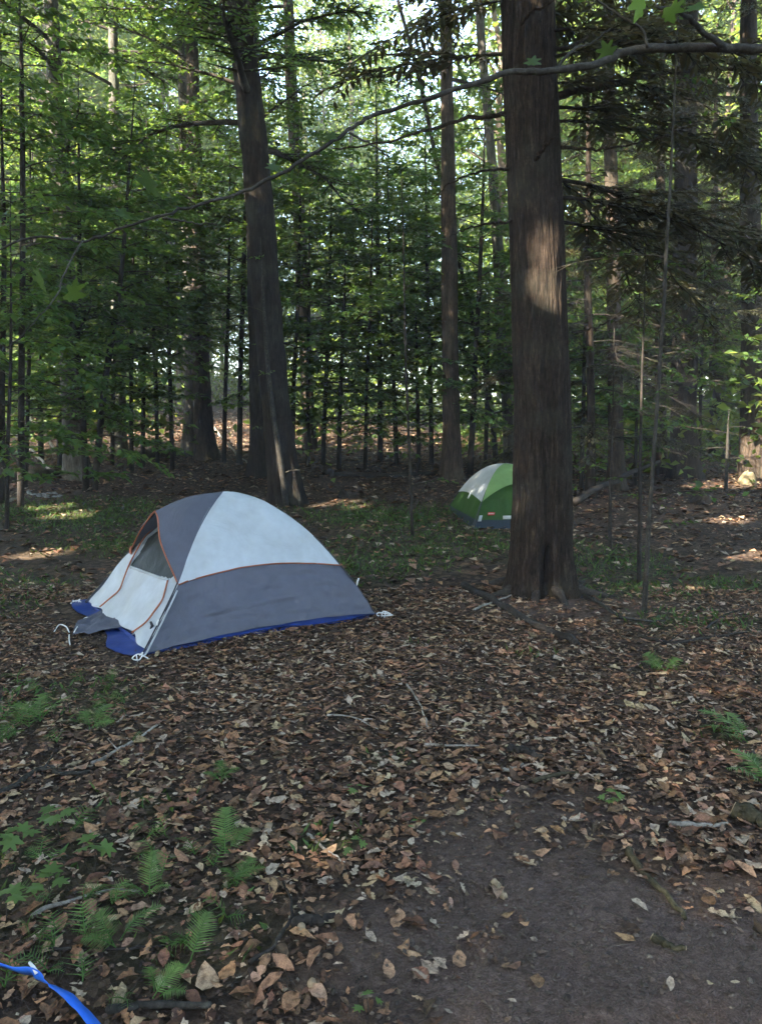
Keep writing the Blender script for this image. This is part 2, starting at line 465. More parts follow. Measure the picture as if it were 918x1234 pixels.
    Vq = np.stack([c - d * L[:, None] / 2, c - s * W[:, None] / 2, c + d * L[:, None] / 2, c + s * W[:, None] / 2 , c + np.array([0, 0, 1]) * W[:, None] * 0.45], 1)
    F = np.array([(0, 1, 4), (1, 2, 4), (2, 3, 4), (3, 0, 4)])[None] + (np.arange(n) * 5)[:, None, None]
    tn = np.where(tw[:, None], np.array([[0.07, 0.052, 0.04]]), TONES[rng.integers(0, len(TONES), n)] * 0.75) * rng.uniform(0.5, 1.3, (n, 1))
    bz = bare(x, y)[:, None] * 0.75; tn = tn * (1 - bz) + np.array([0.10, 0.078, 0.064]) * rng.uniform(0.6, 1.3, (n, 1)) * bz
    mb = MB().add(Vq.reshape(-1, 3), F.reshape(-1, 3), np.repeat(tn, 5, 0))
    tag(mb.build('twig_crumbs', MAT['litter'], ground), kind='stuff')

TA, TB, TC = ground_at(174, 792), ground_at(451, 744), ground_at(88, 731)

# ------------------------------------------------------------------ foliage generators
def leaf_cards(mb, P, D, N, L, W, C):
    """Folded leaf: base, left, tip, right."""
    D = nrm(D); S = nrm(np.cross(D, N)); N2 = np.cross(S, D)
    L = np.asarray(L)[:, None]; W = np.asarray(W)[:, None]
    b = P; t = P + D * L - N2 * L * 0.10
    m = P + D * L * 0.45
    l = m + S * W / 2 + N2 * W * 0.18; r = m - S * W / 2 + N2 * W * 0.18
    V = np.stack([b, l, t, r], 1).reshape(-1, 3)
    k = np.arange(len(P))[:, None] * 4
    F = np.concatenate([k + [0, 3, 2], k + [0, 2, 1]])
    mb.add(V, F, np.repeat(C, 4, 0))

def tint(rng, n, v=0.30, warm=0.12):
    g = rng.uniform(1 - v, 1 + v, (n, 1)); w = rng.uniform(-warm, warm, (n, 1))
    return np.clip(g * np.concatenate([1 + 1.6 * w, 1 + 0.2 * w, 1 - 1.2 * w], 1), 0.2, 2)

def foliage(rng, path, rad, zlo, zhi, nlimb, Lr, elev, leaf, style='broad', twig_step=0.105, leaf_step=0.042, droop=0.25, dens=1.0, az=None, limb_r=0.35):
    """Limbs leaving a trunk path, twigs along them, leaves along the twigs. Returns (wood MB, leaf MB)."""
    wood, lv = MB(), MB()
    zs = path[:, 2]
    for q in range(nlimb):
        f = (q + rng.random()) / nlimb
        z = zlo + (zhi - zlo) * f
        i = int(np.clip(np.searchsorted(zs, z), 1, len(zs) - 1))
        g = np.clip((z - zs[i - 1]) / max(zs[i] - zs[i - 1], 1e-6), 0, 1)
        p0 = path[i - 1] * (1 - g) + path[i] * g; r0 = rad[i - 1] * (1 - g) + rad[i] * g
        a = q * 2.399 + rng.normal(0, 0.5) if az is None else rng.uniform(*az)
        prof = (1 - 0.75 * f) if style != 'broad' else math.sin(pi * (0.25 + 0.72 * f)) ** 0.6
        L = rng.uniform(*Lr) * prof
        e = rng.uniform(*elev)
        m = 7; s = np.linspace(0, 1, m)
        h = np.array([cos(a), sin(a), 0.0]); sd = np.array([-sin(a), cos(a), 0.0])
        wob = rng.normal(0, 0.05 * L)
        pts = p0 + h * (s * L * cos(e))[:, None] + np.array([0, 0, 1.0]) * (s * L * sin(e) - droop * L * s ** 2)[:, None] + sd * (wob * np.sin(s * pi))[:, None]
        pts += rng.normal(0, 0.012 * L, pts.shape) * s[:, None]
        lr = min(max(0.006, r0 * limb_r), 0.018 * L + 0.004)
        if style == 'hemlock': lr = min(lr, 0.006 * L + 0.003)
        wood.tube(pts, lr * (1 - 0.85 * s), 5 if lr > 0.01 else 4, False)
        nt = max(3, int(L / twig_step * dens))
        ts = np.sort(rng.uniform(0.15, 1.0, nt)); sgn = np.where(np.arange(nt) % 2 == 0, 1, -1)
        u = ts * (m - 1); ii = np.minimum(u.astype(int), m - 2); ff = (u - ii)[:, None]
        tp = pts[ii] * (1 - ff) + pts[ii + 1] * ff
        tdir = nrm(pts[ii + 1] - pts[ii])
        side = nrm(np.cross(tdir, [0, 0, 1.0])) * sgn[:, None]
        ang = rng.uniform(0.6, 1.1, nt)[:, None]
        td = nrm(tdir * np.cos(ang) + side * np.sin(ang) + np.array([0, 0, 1.0]) * rng.normal(-0.08 if style == 'hemlock' else 0.04, 0.16, nt)[:, None])
        tl = L * rng.uniform(0.16, 0.36, nt) * (1.15 - 0.6 * ts) + 0.08
        # terminal twig
        tp = np.concatenate([tp, pts[-1:]]); td = np.concatenate([td, tdir[-1:]]); tl = np.append(tl, 0.15 * L + 0.05)
        tn = np.stack([tp, tp + td * tl[:, None] * 0.9 + np.array([0, 0, -0.05]) * tl[:, None]], 1)
        for w in range(len(tp)):
            wood.tube(tn[w], np.array([lr * 0.3 + 0.001, 0.001]), 3, False)
        nl = np.maximum(3, (tl / leaf_step).astype(int)); rep = np.repeat(np.arange(len(tp)), nl)
        k = np.concatenate([np.arange(x_) for x_ in nl]); fr = (k + rng.random(len(k))) / nl[rep]
        P = tp[rep] + td[rep] * (tl[rep] * fr)[:, None]
        P[:, 2] -= 0.06 * tl[rep] * fr ** 2
        sg = np.where(k % 2 == 0, 1, -1)[:, None]
        up = np.array([0, 0, 1.0])
        sidev = nrm(np.cross(td[rep], up)) * sg
        n = len(P)
        if style == 'hemlock':
            D = nrm(td[rep] * 0.75 + sidev * 0.8 + rng.normal(0, 0.12, (n, 3))) - up * 0.12
            N = nrm(up + rng.normal(0, 0.25, (n, 3)))
            LL = leaf * rng.uniform(0.6, 1.3, n) * (1.15 - 0.5 * fr); WW = LL * rng.uniform(0.24, 0.42, n)
        else:
            D = nrm(td[rep] * 0.7 + sidev * 0.75 + rng.normal(0, 0.25, (n, 3))); D[:, 2] -= 0.18
            N = nrm(up + rng.normal(0, 0.38, (n, 3)))
            LL = leaf * rng.uniform(0.65, 1.3, n); WW = LL * rng.uniform(0.48, 0.68, n)
        cl = rng.uniform(0.8, 1.2)
        leaf_cards(lv, P, D, N, LL, WW, tint(rng, n) * cl)
    return wood, lv

def px_path(pts, total=None, wob=0.0, seed=0, depth_lean=0.0):
    """Trunk centre line and radius from photo points (px, py, width px); continues above the frame to height total."""
    base = ground_at(pts[0][0], pts[0][1]); Y = base[1]
    P, R = [], []
    for (px, py, w) in pts:
        p = at(px, py, Y); P.append(p - base); d = proj(p[None])[0, 2]; R.append(w / 2 / FPX * d)
    P = np.array(P); R = np.array(R); P[0, 2] = -0.08
    if total and total > P[-1, 2]:
        d = P[-1] - P[-2]; d = d / max(d[2], 1e-3); d[:2] *= 0.6
        n = max(2, int((total - P[-1, 2]) / 2))
        z0 = P[-1, 2]; r0 = R[-1]
        ext = [P[-1] + d * (z - z0) for z in np.linspace(z0, total, n + 1)[1:]]
        P = np.concatenate([P, ext]); R = np.concatenate([R, r0 * np.linspace(1, 0.12, n + 1)[1:]])
    n = max(14, int(P[-1, 2] / 0.35))
    Q = spline(np.concatenate([P, R[:, None]], 1), n)
    Q[:, 3] = np.maximum(Q[:, 3], 0.004)
    rng = np.random.default_rng(seed)
    if wob: Q[1:, :2] += np.cumsum(rng.normal(0, wob, (n - 1, 2)), 0) * 0.3
    return base, Q[:, :3], Q[:, 3]

def trunk_mesh(path, rad, seed, sides=20, flare=0.55, rough=0.08, twin=0.0, cav=None):
    """Tapered trunk with root flare, flutes and bark relief."""
    rng = np.random.default_rng(seed)
    n = len(path); m = max(n, int(path[-1, 2] / 0.14)) if rad[0] > 0.1 else n
    Q = spline(np.concatenate([path, rad[:, None]], 1), m); path = Q[:, :3]; rad = Q[:, 3]
    t, a, b = frames(path)
    th = np.arange(sides) / sides * 2 * pi
    Z = path[:, 2][:, None]
    k1, k2 = rng.integers(4, 7), rng.integers(2, 4)
    ph = rng.uniform(0, 6.28, 4)
    fl = flare * np.exp(-np.maximum(Z, 0) / (0.9 * rad[0] + 0.12)) * (0.55 + 0.45 * np.cos(k1 * th[None] + ph[0]) + 0.25 * np.cos(k2 * th[None] + ph[1]))
    rel = (vnoise(th[None] * sides / 7.5 + seed, Z * 2.6 + np.zeros_like(th)[None]) - 0.5) * 2 * rough + (vnoise(th[None] * 1.6 + seed * 3, Z * 0.6) - 0.5) * 0.16
    f = 1 + fl + rel
    V = path[:, None] + (rad[:, None] * f)[..., None] * (np.cos(th)[None, :, None] * a[:, None] + np.sin(th)[None, :, None] * b[:, None])
    i = np.arange(m - 1)[:, None] * sides; j = np.arange(sides)[None]; k = (j + 1) % sides
    F = np.stack([i + j, i + k, i + sides + k, i + sides + j], -1).reshape(-1, 4)
    return MB().add(V.reshape(-1, 3), [F, (np.arange(sides) + (m - 1) * sides)[None]])

def carve(mb, base=np.zeros(3)):
    """Leave gaps in a crown along the sun's ray through chosen points (where sun flecks reach)."""
    V = np.concatenate(mb.V).reshape(-1, 4, 3); C = np.concatenate(mb.C).reshape(-1, 4, 3)
    c = V.mean(1) + base
    keep = np.ones(len(V), bool)
    for p, r in FLECKS:
        d = c - p; s = d @ SUN
        off = np.linalg.norm(d - s[:, None] * SUN, axis=1)
        keep &= ~((off < r + 0.13) & (s > 0.25))
    V, C = V[keep], C[keep]
    k = np.arange(len(V))[:, None] * 4
    return MB().add(V.reshape(-1, 3), np.concatenate([k + [0, 3, 2], k + [0, 2, 1]]), C.reshape(-1, 3))

BIG = ground_at(652, 716)
FLECKS = [(at(643, 330, BIG[1] - 0.25), 0.01), (ground_at(404, 607), 0.22), (ground_at(425, 611), 0.12), (ground_at(880, 582), 0.45), (ground_at(850, 585), 0.3), (ground_at(910, 585), 0.35),
          (ground_at(877, 627), 0.16), (ground_at(903, 670), 0.16), (ground_at(895, 575) + [0, 0, 0.3], 0.4), (ground_at(62, 612), 0.15), (ground_at(85, 622), 0.14),
          (at(905, 440, 16.0), 0.45), (at(905, 350, 16.0), 0.4), (at(545, 470, 15), 0.3), (at(545, 420, 15), 0.25), (ground_at(510, 528), 0.9), (ground_at(290, 532), 0.8), (ground_at(205, 522), 0.75), (ground_at(262, 515), 0.8), (ground_at(455, 540), 0.7),
          (at(236, 440, 19), 0.35), (at(236, 480, 19), 0.3), (ground_at(300, 510), 0.6), (at(795, 440, 14), 0.3), (at(860, 200, 12), 0.25), (at(895, 230, 13), 0.3), (at(840, 150, 12.5), 0.25), (at(900, 150, 12), 0.25), (at(870, 270, 14), 0.25),
          (at(740, 260, 15), 0.4), (at(598, 190, 14), 0.35), (at(790, 250, 12), 0.3), (ground_at(50, 668), 0.12), (at(362, 150, 22), 0.8), (at(362, 330, 22), 0.6)]

def tree(name, label, cat, pts, total, bark, seed, fol=None, group=None, flare=0.5, rough=0.07, wob=0.012, sides=18, leafmat='leaf', dead=0):
    base, path, rad = px_path(pts, total, wob, seed)
    t = thing(name, label, cat, base, group)
    trunk_mesh(path, rad, seed, sides, flare, rough).build('trunk', MAT[bark], t, smooth=True)
    rng = np.random.default_rng(seed + 100)
    for d in (fol or []):
        w, l = foliage(rng, path, rad, **d)
        tag(w.build('branches', MAT['twig' if leafmat != 'needle' else 'bark_dark'], t), kind='stuff')
        l = carve(l, base)
        l.build('crown', MAT[leafmat], t)
    for k in range(dead):
        z = rng.uniform(1.5, min(9, path[-1, 2] * 0.6)); i = int(np.searchsorted(path[:, 2], z))
        a = rng.uniform(0, 2 * pi); L = rng.uniform(0.4, 1.7)
        s = np.linspace(0, 1, 7)[:, None]
        p = path[i] + np.array([cos(a), sin(a), 0]) * s * L + np.array([0, 0, 1]) * (rng.uniform(-0.1, 0.3) * s * L - 0.25 * L * s ** 2) + rng.normal(0, 0.02, (7, 3)) * s
        MB().tube(p, 0.015 * L ** 0.5 * (1 - 0.85 * s[:, 0]), 5).build('dead_branch', MAT['bark_dark'], t, smooth=True)
    return t, base, path, rad

make_litter()

# ------------------------------------------------------------------ standing trees traced at their own distance
def decid(zlo, zhi, n, L, leaf=0.085, elev=(0.0, 0.6), **k):
    return dict(zlo=zlo, zhi=zhi, nlimb=n, Lr=L, elev=elev, leaf=leaf, **k)
def hem(zlo, zhi, n, L, leaf=0.125, elev=(-0.15, 0.2), **k):
    return dict(zlo=zlo, zhi=zhi, nlimb=n, Lr=L, elev=elev, leaf=leaf, style='hemlock', twig_step=0.062, leaf_step=0.036, droop=0.3, **k)

tree('hardwood_tree', 'dark leaning hardwood behind the grey and white tent, pale sapling against it', 'tree',
     [(346, 607, 36), (338, 540, 35), (330, 470, 34), (321, 380, 33), (310, 230, 32), (298, 110, 31), (286, 0, 30)], 19, 'bark_dark', 2,
     [decid(5.5, 17, 30, (1.8, 4.2), 0.10)], sides=26, dead=2)
tree('hardwood_tree', 'straight dark trunk close behind the leaning hardwood, flared foot', 'tree',
     [(321, 573, 34), (317, 520, 29), (314, 430, 27), (309, 300, 25), (303, 150, 23)], 20, 'bark_dark', 3, [decid(6.5, 18, 26, (1.8, 4.0), 0.10)], flare=0.9)
tree('beech_tree', 'pale smooth trunk, left stem of the close pair beyond the tent', 'tree',
     [(232, 548, 24), (232, 440, 19), (227, 280, 14), (222, 110, 12)], 18, 'bark_pale', 4, [decid(4.5, 17, 30, (1.6, 3.6), 0.10)])
tree('beech_tree', 'brown trunk, thicker right stem of the close pair beyond the tent', 'tree',
     [(250, 553, 27), (245, 500, 22), (243, 440, 20), (239, 300, 18), (236, 150, 16)], 20, 'bark_brown', 5, [decid(5, 19, 30, (1.8, 3.8), 0.10)])
tree('beech_tree', 'pale grey trunk rising among thin dark stems beside stacked logs', 'tree',
     [(93, 577, 30), (88, 500, 25), (82, 380, 24), (74, 250, 21), (65, 90, 18)], 18, 'bark_pale', 6, [decid(3.2, 16, 34, (1.6, 3.6), 0.095)], dead=2)
tree('beech_tree', 'pale narrow trunk further back between dark leaning stems and the close pair', 'tree',
     [(144, 545, 18), (143, 420, 16), (141, 250, 14), (140, 100, 12)], 19, 'bark_pale', 7, [decid(4, 18, 26, (1.6, 3.6), 0.11)])
tree('maple_tree', 'sunlit tan trunk far back, just right of the dark leaning hardwood', 'tree',
     [(374, 541, 15), (368, 400, 15), (361, 250, 15), (353, 100, 14)], 24, 'bark_brown', 8, [decid(10, 23, 20, (2.0, 4.0), 0.14)], leafmat='leaf_far')
tree('maple_tree', 'grey brown trunk with sun flecks left of the green tent', 'tree',
     [(545, 577, 25), (544, 500, 21), (543, 380, 19), (541, 220, 17), (540, 80, 15)], 20, 'bark_brown', 9, [decid(7.5, 19, 18, (1.4, 3.0), 0.105)], dead=3)
tree('birch_tree', 'slender curving pale trunk rising behind the green tent', 'tree',
     [(614, 565, 13), (610, 480, 12), (604, 400, 12), (599, 280, 12), (591, 170, 11), (580, 40, 10)], 16, 'bark_pale', 10, [decid(7, 15, 12, (1.0, 2.2), 0.10)])
tree('hemlock_tree', 'straight brown trunk seen just right of the big hemlock', 'tree',
     [(741, 590, 22), (741, 520, 18), (741, 430, 17), (738, 280, 17), (733, 120, 15)], 18, 'bark_brown', 12, [hem(2.2, 17, 56, (1.6, 3.0))], leafmat='needle', dead=4)
tree('hemlock_tree', 'thick dark shaded trunk beyond the twin stemmed sapling', 'tree',
     [(822, 577, 36), (822, 520, 31), (822, 400, 29), (824, 230, 26), (826, 80, 23)], 18, 'bark_hemlock', 13, [hem(2.4, 17, 60, (1.8, 3.6))], leafmat='needle', dead=5)
tree('hemlock_tree', 'sunlit reddish trunk beside the pale rounded stone', 'tree',
     [(906, 574, 30), (905, 500, 26), (905, 400, 25), (903, 250, 23), (901, 80, 20)], 18, 'bark_brown', 14, [hem(2.6, 17, 56, (1.6, 3.2))], leafmat='needle', dead=5)
tree('hemlock_tree', 'slim sunflecked trunk between the brown hemlock and the thick dark one', 'tree',
     [(797, 572, 15), (796, 480, 13), (796, 380, 12), (795, 250, 11)], 14, 'bark_brown', 15, [hem(2.8, 13, 40, (1.2, 2.4))], leafmat='needle', dead=3)
tree('hemlock_tree', 'young hemlock with low feathery boughs close behind the big hemlock', 'tree',
     [(712, 600, 12), (711, 480, 10), (708, 330, 9)], 9, 'bark_hemlock', 16, [hem(1.0, 8.6, 46, (1.2, 2.4))], leafmat='needle')
tree('hemlock_tree', 'feathery hemlock standing past the end of the sunlit ground', 'tree',
     [(862, 552, 14), (861, 450, 12), (860, 330, 11)], 12, 'bark_hemlock', 17, [hem(1.5, 11.6, 46, (1.4, 2.8))], leafmat='needle')

# the big hemlock beside the camp, in the right half
def big_tree():
    base = BIG.copy()
    t = thing('hemlock_tree', 'big near hemlock with fluted base and split scar, shading the green tent', 'tree', base)
    Y = base[1] + 0.05
    pts = [(652, 722, 88), (652, 700, 78), (652, 660, 72), (653, 600, 69), (653, 500, 66), (650, 400, 64), (647, 300, 63), (642, 180, 63), (637, 60, 62), (634, -40, 61), (630, -160, 58)]
    P, R = [], []
    for px, py, w in pts:
        p = at(px, py, Y); P.append(p - base); R.append(w / 2 / FPX * proj(p[None])[0, 2])
    P = np.array(P); R = np.array(R); P[0, 2] = -0.1
    top = P[-1]; ext = np.array([top + [0.0, 0, h] for h in (3, 6, 9, 12)])
    Rx = R[-1] * np.array([0.8, 0.55, 0.3, 0.05])
    Q = spline(np.concatenate([np.concatenate([P, R[:, None]], 1), np.concatenate([ext, Rx[:, None]], 1)]), 420)
    z = Q[:, 2]; fr = np.concatenate([np.linspace(z.min(), 7.5, 330), np.linspace(7.6, z.max(), 50)])
    path = np.stack([np.interp(fr, z, Q[:, k]) for k in range(3)], 1); rad = np.interp(fr, z, Q[:, 3])
    S = 180; th = np.arange(S) / S * 2 * pi                    # th = -pi/2 faces the camera
    Z = path[:, 2][:, None]; T = th[None]
    def gap(c, w): return np.exp(-((np.angle(np.exp(1j * (T - c)))) / w) ** 2)
    low = np.exp(-np.maximum(Z - 0.1, 0) / 1.5)
    f = 1 - 0.16 * gap(-pi / 2 + 0.12 - 0.05 * Z, 0.22) * np.clip(1.25 - Z / 1.9, 0, 1) - 0.05 * gap(-pi / 2 + 0.1, 0.3)
    fl = np.exp(-np.maximum(Z, 0) / 0.20)
    f = f + fl * (0.03 + 0.10 * gap(-2.6, 0.35) + 0.22 * gap(-0.55, 0.25) + 0.1 * gap(-1.9, 0.2) + 0.2 * gap(1.2, 0.5) + 0.2 * gap(2.6, 0.4))
    cavc = -pi / 2 - 0.02
    f = f - 0.5 * gap(cavc, 0.16 + 0.06 * vnoise(Z * 9, Z * 0)) * np.clip(1.6 - np.abs(Z - 0.2) / 0.19, 0, 1)
    wv = vnoise(T * 0 + Z * 1.2 + 3, T * 0) * 0.6
    bark = 0
    for fq, amp, zs in ((5.5, 0.020, 1.0), (12, 0.022, 2.2), (26, 0.018, 6.0)):
        uu = (T / (2 * pi)) * 64 / 64
        nn = vnoise((T + wv * 0.25) * fq * 1.0 + 11, Z * zs + fq) - 0.5
        seam = np.minimum(np.abs(T), np.abs(2 * pi - T)); nn = nn * np.clip(seam * 4, 0, 1)
        bark = bark + amp * (1 - 2 * np.abs(nn) * 2.2)
    f = f + bark
    for c, zc, s in ((-1.35, 4.65, 0.12), (-0.95, 4.2, 0.10), (-2.0, 3.7, 0.06), (-1.1, 3.3, 0.05)):
        f = f + 0.14 * gap(c, 0.16) * np.exp(-((Z - zc) / s) ** 2)
    V = path[:, None] + (rad[:, None] * f)[..., None] * np.stack([np.cos(th), np.sin(th), 0 * th], -1)[None]
    n = len(path); i = np.arange(n - 1)[:, None] * S; j = np.arange(S)[None]; k = (j + 1) % S
    F = np.stack([i + j, i + k, i + S + k, i + S + j], -1).reshape(-1, 4)
    MB().add(V.reshape(-1, 3), F).build('trunk', MAT['bark_hemlock'], t, smooth=True)
    for a, L, r0, dr in ((-0.45, 0.62, 0.075, 0.3), (-2.75, 0.42, 0.06, -0.2), (-1.95, 0.36, 0.05, 0.2), (-1.15, 0.40, 0.05, -0.25), (0.6, 0.7, 0.06, 0.2), (2.4, 0.6, 0.06, 0.3)):
        q = np.linspace(0, 1, 12); aa = a + dr * q
        d_ = 0.22 + L * q
        p = np.stack([np.cos(aa) * d_, np.sin(aa) * d_ + 0.05, 0 * q], 1)
        p[:, 2] = ground_z(p[:, 0] + base[0], p[:, 1] + base[1]) - base[2] + 0.09 * (1 - q) ** 2 - 0.05 * q
        MB().tube(p, r0 * (1 - 0.75 * q) * (1 + 0.1 * np.sin(q * 17 + a)), 9).build('root', MAT['darkwood'], t, smooth=True)
    # bare lower boughs
    def bough(pxs, w0, w1, yy, nm='branch', mat='bark_hemlock'):
        p = np.array([at(a, b, y_) for (a, b), y_ in zip(pxs, np.linspace(yy[0], yy[1], len(pxs)))]) - base
        p = spline(p, 26); rng = np.random.default_rng(int(abs(pxs[0][1]) * 7 + pxs[1][0]))
        p += rng.normal(0, 0.006, p.shape)
        MB().tube(p, np.linspace(w0, w1, 26), 8).build(nm, MAT[mat], t, smooth=True)
    yb = base[1]
    bough([(665, 118), (700, 108), (735, 103), (790, 90), (850, 84), (940, 84)], 0.035, 0.014, (yb, yb + 0.3))
    bough([(645, 192), (655, 178), (672, 162)], 0.022, 0.006, (yb - 0.26, yb - 0.5))
    bough([(672, 176), (710, 180), (760, 174), (820, 160)], 0.016, 0.004, (yb, yb - 0.4))
    bough([(612, 138), (570, 142), (520, 155), (460, 172), (400, 180)], 0.022, 0.006, (yb, yb + 0.4))
    bough([(616, 203), (580, 206), (548, 218), (520, 240)], 0.013, 0.003, (yb, yb - 0.3))
    bough([(616, 268), (575, 272), (540, 285)], 0.012, 0.003, (yb, yb - 0.3))
    bough([(665, 60), (690, 55), (715, 40), (740, 20)], 0.020, 0.006, (yb, yb + 0.3))
    bough([(625, 30), (640, 14), (660, 6), (690, -20)], 0.016, 0.006, (yb - 0.22, yb - 0.5))
    bough([(690, 400), (725, 392), (770, 360)], 0.010, 0.003, (yb, yb + 0.6))
    # needle boughs higher up
    rng = np.random.default_rng(77)
    p, r = path[::6], rad[::6]
    w, l = foliage(rng, p, r, **hem(5.6, 17, 46, (2.2, 4.0)))
    tag(w.build('branches', MAT['bark_dark'], t), kind='stuff'); carve(l, base).build('crown', MAT['needle'], t)
    w, l = foliage(rng, p, r, **hem(3.2, 6.0, 16, (2.2, 3.6), az=(-0.5, 1.0)))
    tag(w.build('branches', MAT['bark_dark'], t), kind='stuff'); carve(l, base).build('crown', MAT['needle'], t)
    w, l = foliage(rng, p, r, **hem(4.4, 5.8, 3, (1.4, 2.0), az=(2.2, 3.3)))
    tag(w.build('branches', MAT['bark_dark'], t), kind='stuff'); carve(l, base).build('crown', MAT['needle'], t)
big_tree()

# ------------------------------------------------------------------ saplings of the understorey
SAP = [
    ('tall thin dark sapling by the stony ground, straight stem', [(25, 612, 9), (26, 500, 8), (28, 300, 7), (27, 120, 6)], 8, 24),
    ('dark sapling stem standing just beyond the tall thin one', [(2, 606, 8), (3, 450, 7), (5, 300, 6)], 7, 20),
    ('thin curved dark stem left of the pale grey trunk', [(72, 566, 7), (72, 520, 6), (82, 470, 6), (95, 420, 5)], 6, 16),
    ('dark stem crossing in front of the pale grey trunk', [(104, 592, 9), (100, 500, 8), (94, 430, 7), (96, 330, 6)], 7, 22),
    ('dark leaning sapling forked low, right of the pale grey trunk', [(113, 592, 9), (121, 510, 8), (130, 440, 8), (146, 330, 6)], 7, 24),
    ('thin upright dark stem right of the leaning forked sapling', [(159, 568, 6), (158, 500, 5), (158, 420, 5), (160, 330, 4)], 6, 20),
    ('pale thin sapling leaning against the dark hardwood', [(346, 611, 8), (338, 560, 7), (328, 490, 6), (322, 430, 5), (318, 370, 4)], 4.2, 6),
    ('slim leafy sapling right of the leaning hardwood, left of its twin', [(371, 562, 5), (371, 470, 5), (372, 380, 4)], 6, 24),
    ('slim leafy sapling right of the leaning hardwood, right of its twin', [(389, 560, 6), (393, 460, 5), (397, 350, 4)], 7, 26),
    ('slender sapling standing alone in the grass between the two tents', [(497, 646, 4), (494, 560, 3.5), (489, 430, 3)], 4.6, 8),
    ('twin sapling by the big hemlock, taller right stem', [(776, 738, 7), (780, 660, 6), (787, 560, 5), (797, 430, 4.5), (806, 270, 4)], 5.5, 9),
    ('twin sapling by the big hemlock, thin left stem', [(770, 705, 6), (771, 620, 5), (772, 540, 4)], 3.2, 6),
    ('short sapling with few leaves right of the big hemlock', [(735, 662, 5), (734, 610, 4), (735, 550, 3)], 2.6, 5),
    ('sunlit young stem with bright leaves beside the pale stone', [(874, 592, 5), (875, 560, 4), (876, 528, 3.5)], 1.6, 4),
    ('bowed sapling arching high left of the birch', [(598, 560, 7), (588, 470, 6), (565, 370, 6), (530, 220, 5), (505, 100, 5), (478, 0, 4)], 9, 20),
    ('leafy sapling behind the log lying beyond the tent', [(440, 566, 5), (442, 470, 4), (446, 380, 4)], 6, 26),
    ('leafy sapling beyond the log, nearer the sunflecked maple', [(478, 560, 6), (474, 460, 5), (470, 350, 4)], 7, 28),
    ('dark forked sapling against the sunflecked maple', [(566, 572, 8), (570, 500, 7), (574, 420, 6), (580, 300, 5)], 8, 24),
    ('leafy sapling hanging over the mossy log at the left', [(190, 560, 5), (188, 470, 5), (184, 360, 4)], 6, 26),
    ('leafy sapling in front of the close pair of trunks', [(270, 558, 6), (272, 470, 5), (276, 360, 4)], 7, 28),
    ('green leafy sapling seen just right of the big trunk', [(700, 590, 6), (702, 500, 5), (704, 400, 4)], 4, 12),
    ('low leafy sapling between the slim flecked trunk and the brown one', [(765, 585, 5), (766, 520, 4), (768, 440, 4)], 4.5, 22),
    ('leafy sapling behind the dark root mound', [(842, 575, 5), (843, 500, 4), (845, 420, 4)], 5, 22),
    ('broad leafy sapling beyond the stacked logs', [(50, 556, 7), (48, 450, 6), (45, 330, 5)], 7, 30),
    ('leafy sapling just beyond the green tent', [(640, 580, 6), (640, 480, 5), (640, 380, 4)], 6, 24),
    ('leafy sapling arching over the grass at the left of the tent', [(8, 640, 6), (10, 540, 5), (14, 430, 4)], 4.5, 22),
    ('spreading leafy sapling just past the mossy log', [(208, 566, 6), (206, 480, 5), (203, 370, 4)], 5.5, 26),
    ('low bushy sapling at the foot of the pale narrow trunk', [(135, 560, 5), (136, 500, 5), (138, 430, 4)], 4, 24),
    ('bushy sapling between the mossy log and the leaning forked stem', [(172, 562, 6), (173, 470, 5), (176, 350, 4)], 7, 28),
    ('bushy sapling close right of the leaning dark hardwood', [(408, 566, 6), (410, 480, 5), (414, 380, 4)], 5, 26),
    ('leafy sapling against the far sunlit tan trunk', [(352, 560, 6), (355, 450, 5), (360, 330, 4)], 8, 28),
    ('low bushy sapling by the end of the fallen log', [(505, 566, 5), (504, 510, 5), (502, 440, 4)], 4, 24),
    ('tall leafy sapling rising over the low bushy ones past the log', [(458, 556, 7), (458, 440, 6), (455, 280, 5)], 9, 30),
    ('tall leafy sapling filling the gap right of the close pair', [(288, 560, 7), (290, 440, 6), (294, 280, 5)], 9, 28),
    ('bushy sapling beyond the sunflecked maple', [(585, 562, 5), (586, 500, 5), (588, 420, 4)], 5, 24),
    ('leafy sapling spreading behind the tall thin dark one', [(30, 588, 6), (34, 470, 5), (38, 340, 4)], 7, 28),
    ('tall leafy sapling left of the slender birch', [(520, 560, 6), (518, 450, 5), (514, 300, 4)], 8, 28),
]
for k, (lab, pts, H, n) in enumerate(SAP):
    base, path, rad = px_path(pts, H, 0.008, 200 + k)
    t = thing('sapling', lab, 'sapling', base, 'saplings of the understorey')
    MB().tube(path, rad, 8).build('stem', MAT['darkwood' if k not in (6, 10, 13) else 'branch'], t, smooth=True)
    rng = np.random.default_rng(300 + k)
    few = n < 10
    d = decid(max(0.45, H * (0.12 if few else 0.42 if 'close pair' in lab or 'mossy log' in lab or 'sunlit tan' in lab else 0.13 if k % 2 else 0.30)), H * 0.98, n if few else int(n * 1.7), (0.4, 0.8) if few else (0.9, 2.2), 0.06 if few else 0.125, (0.0, 0.45), twig_step=0.14, droop=0.22)
    w, l = foliage(rng, path, rad, **d)
    tag(w.build('branches', MAT['twig'], t), kind='stuff')
    carve(l, base).build('crown', MAT['leaf'], t)

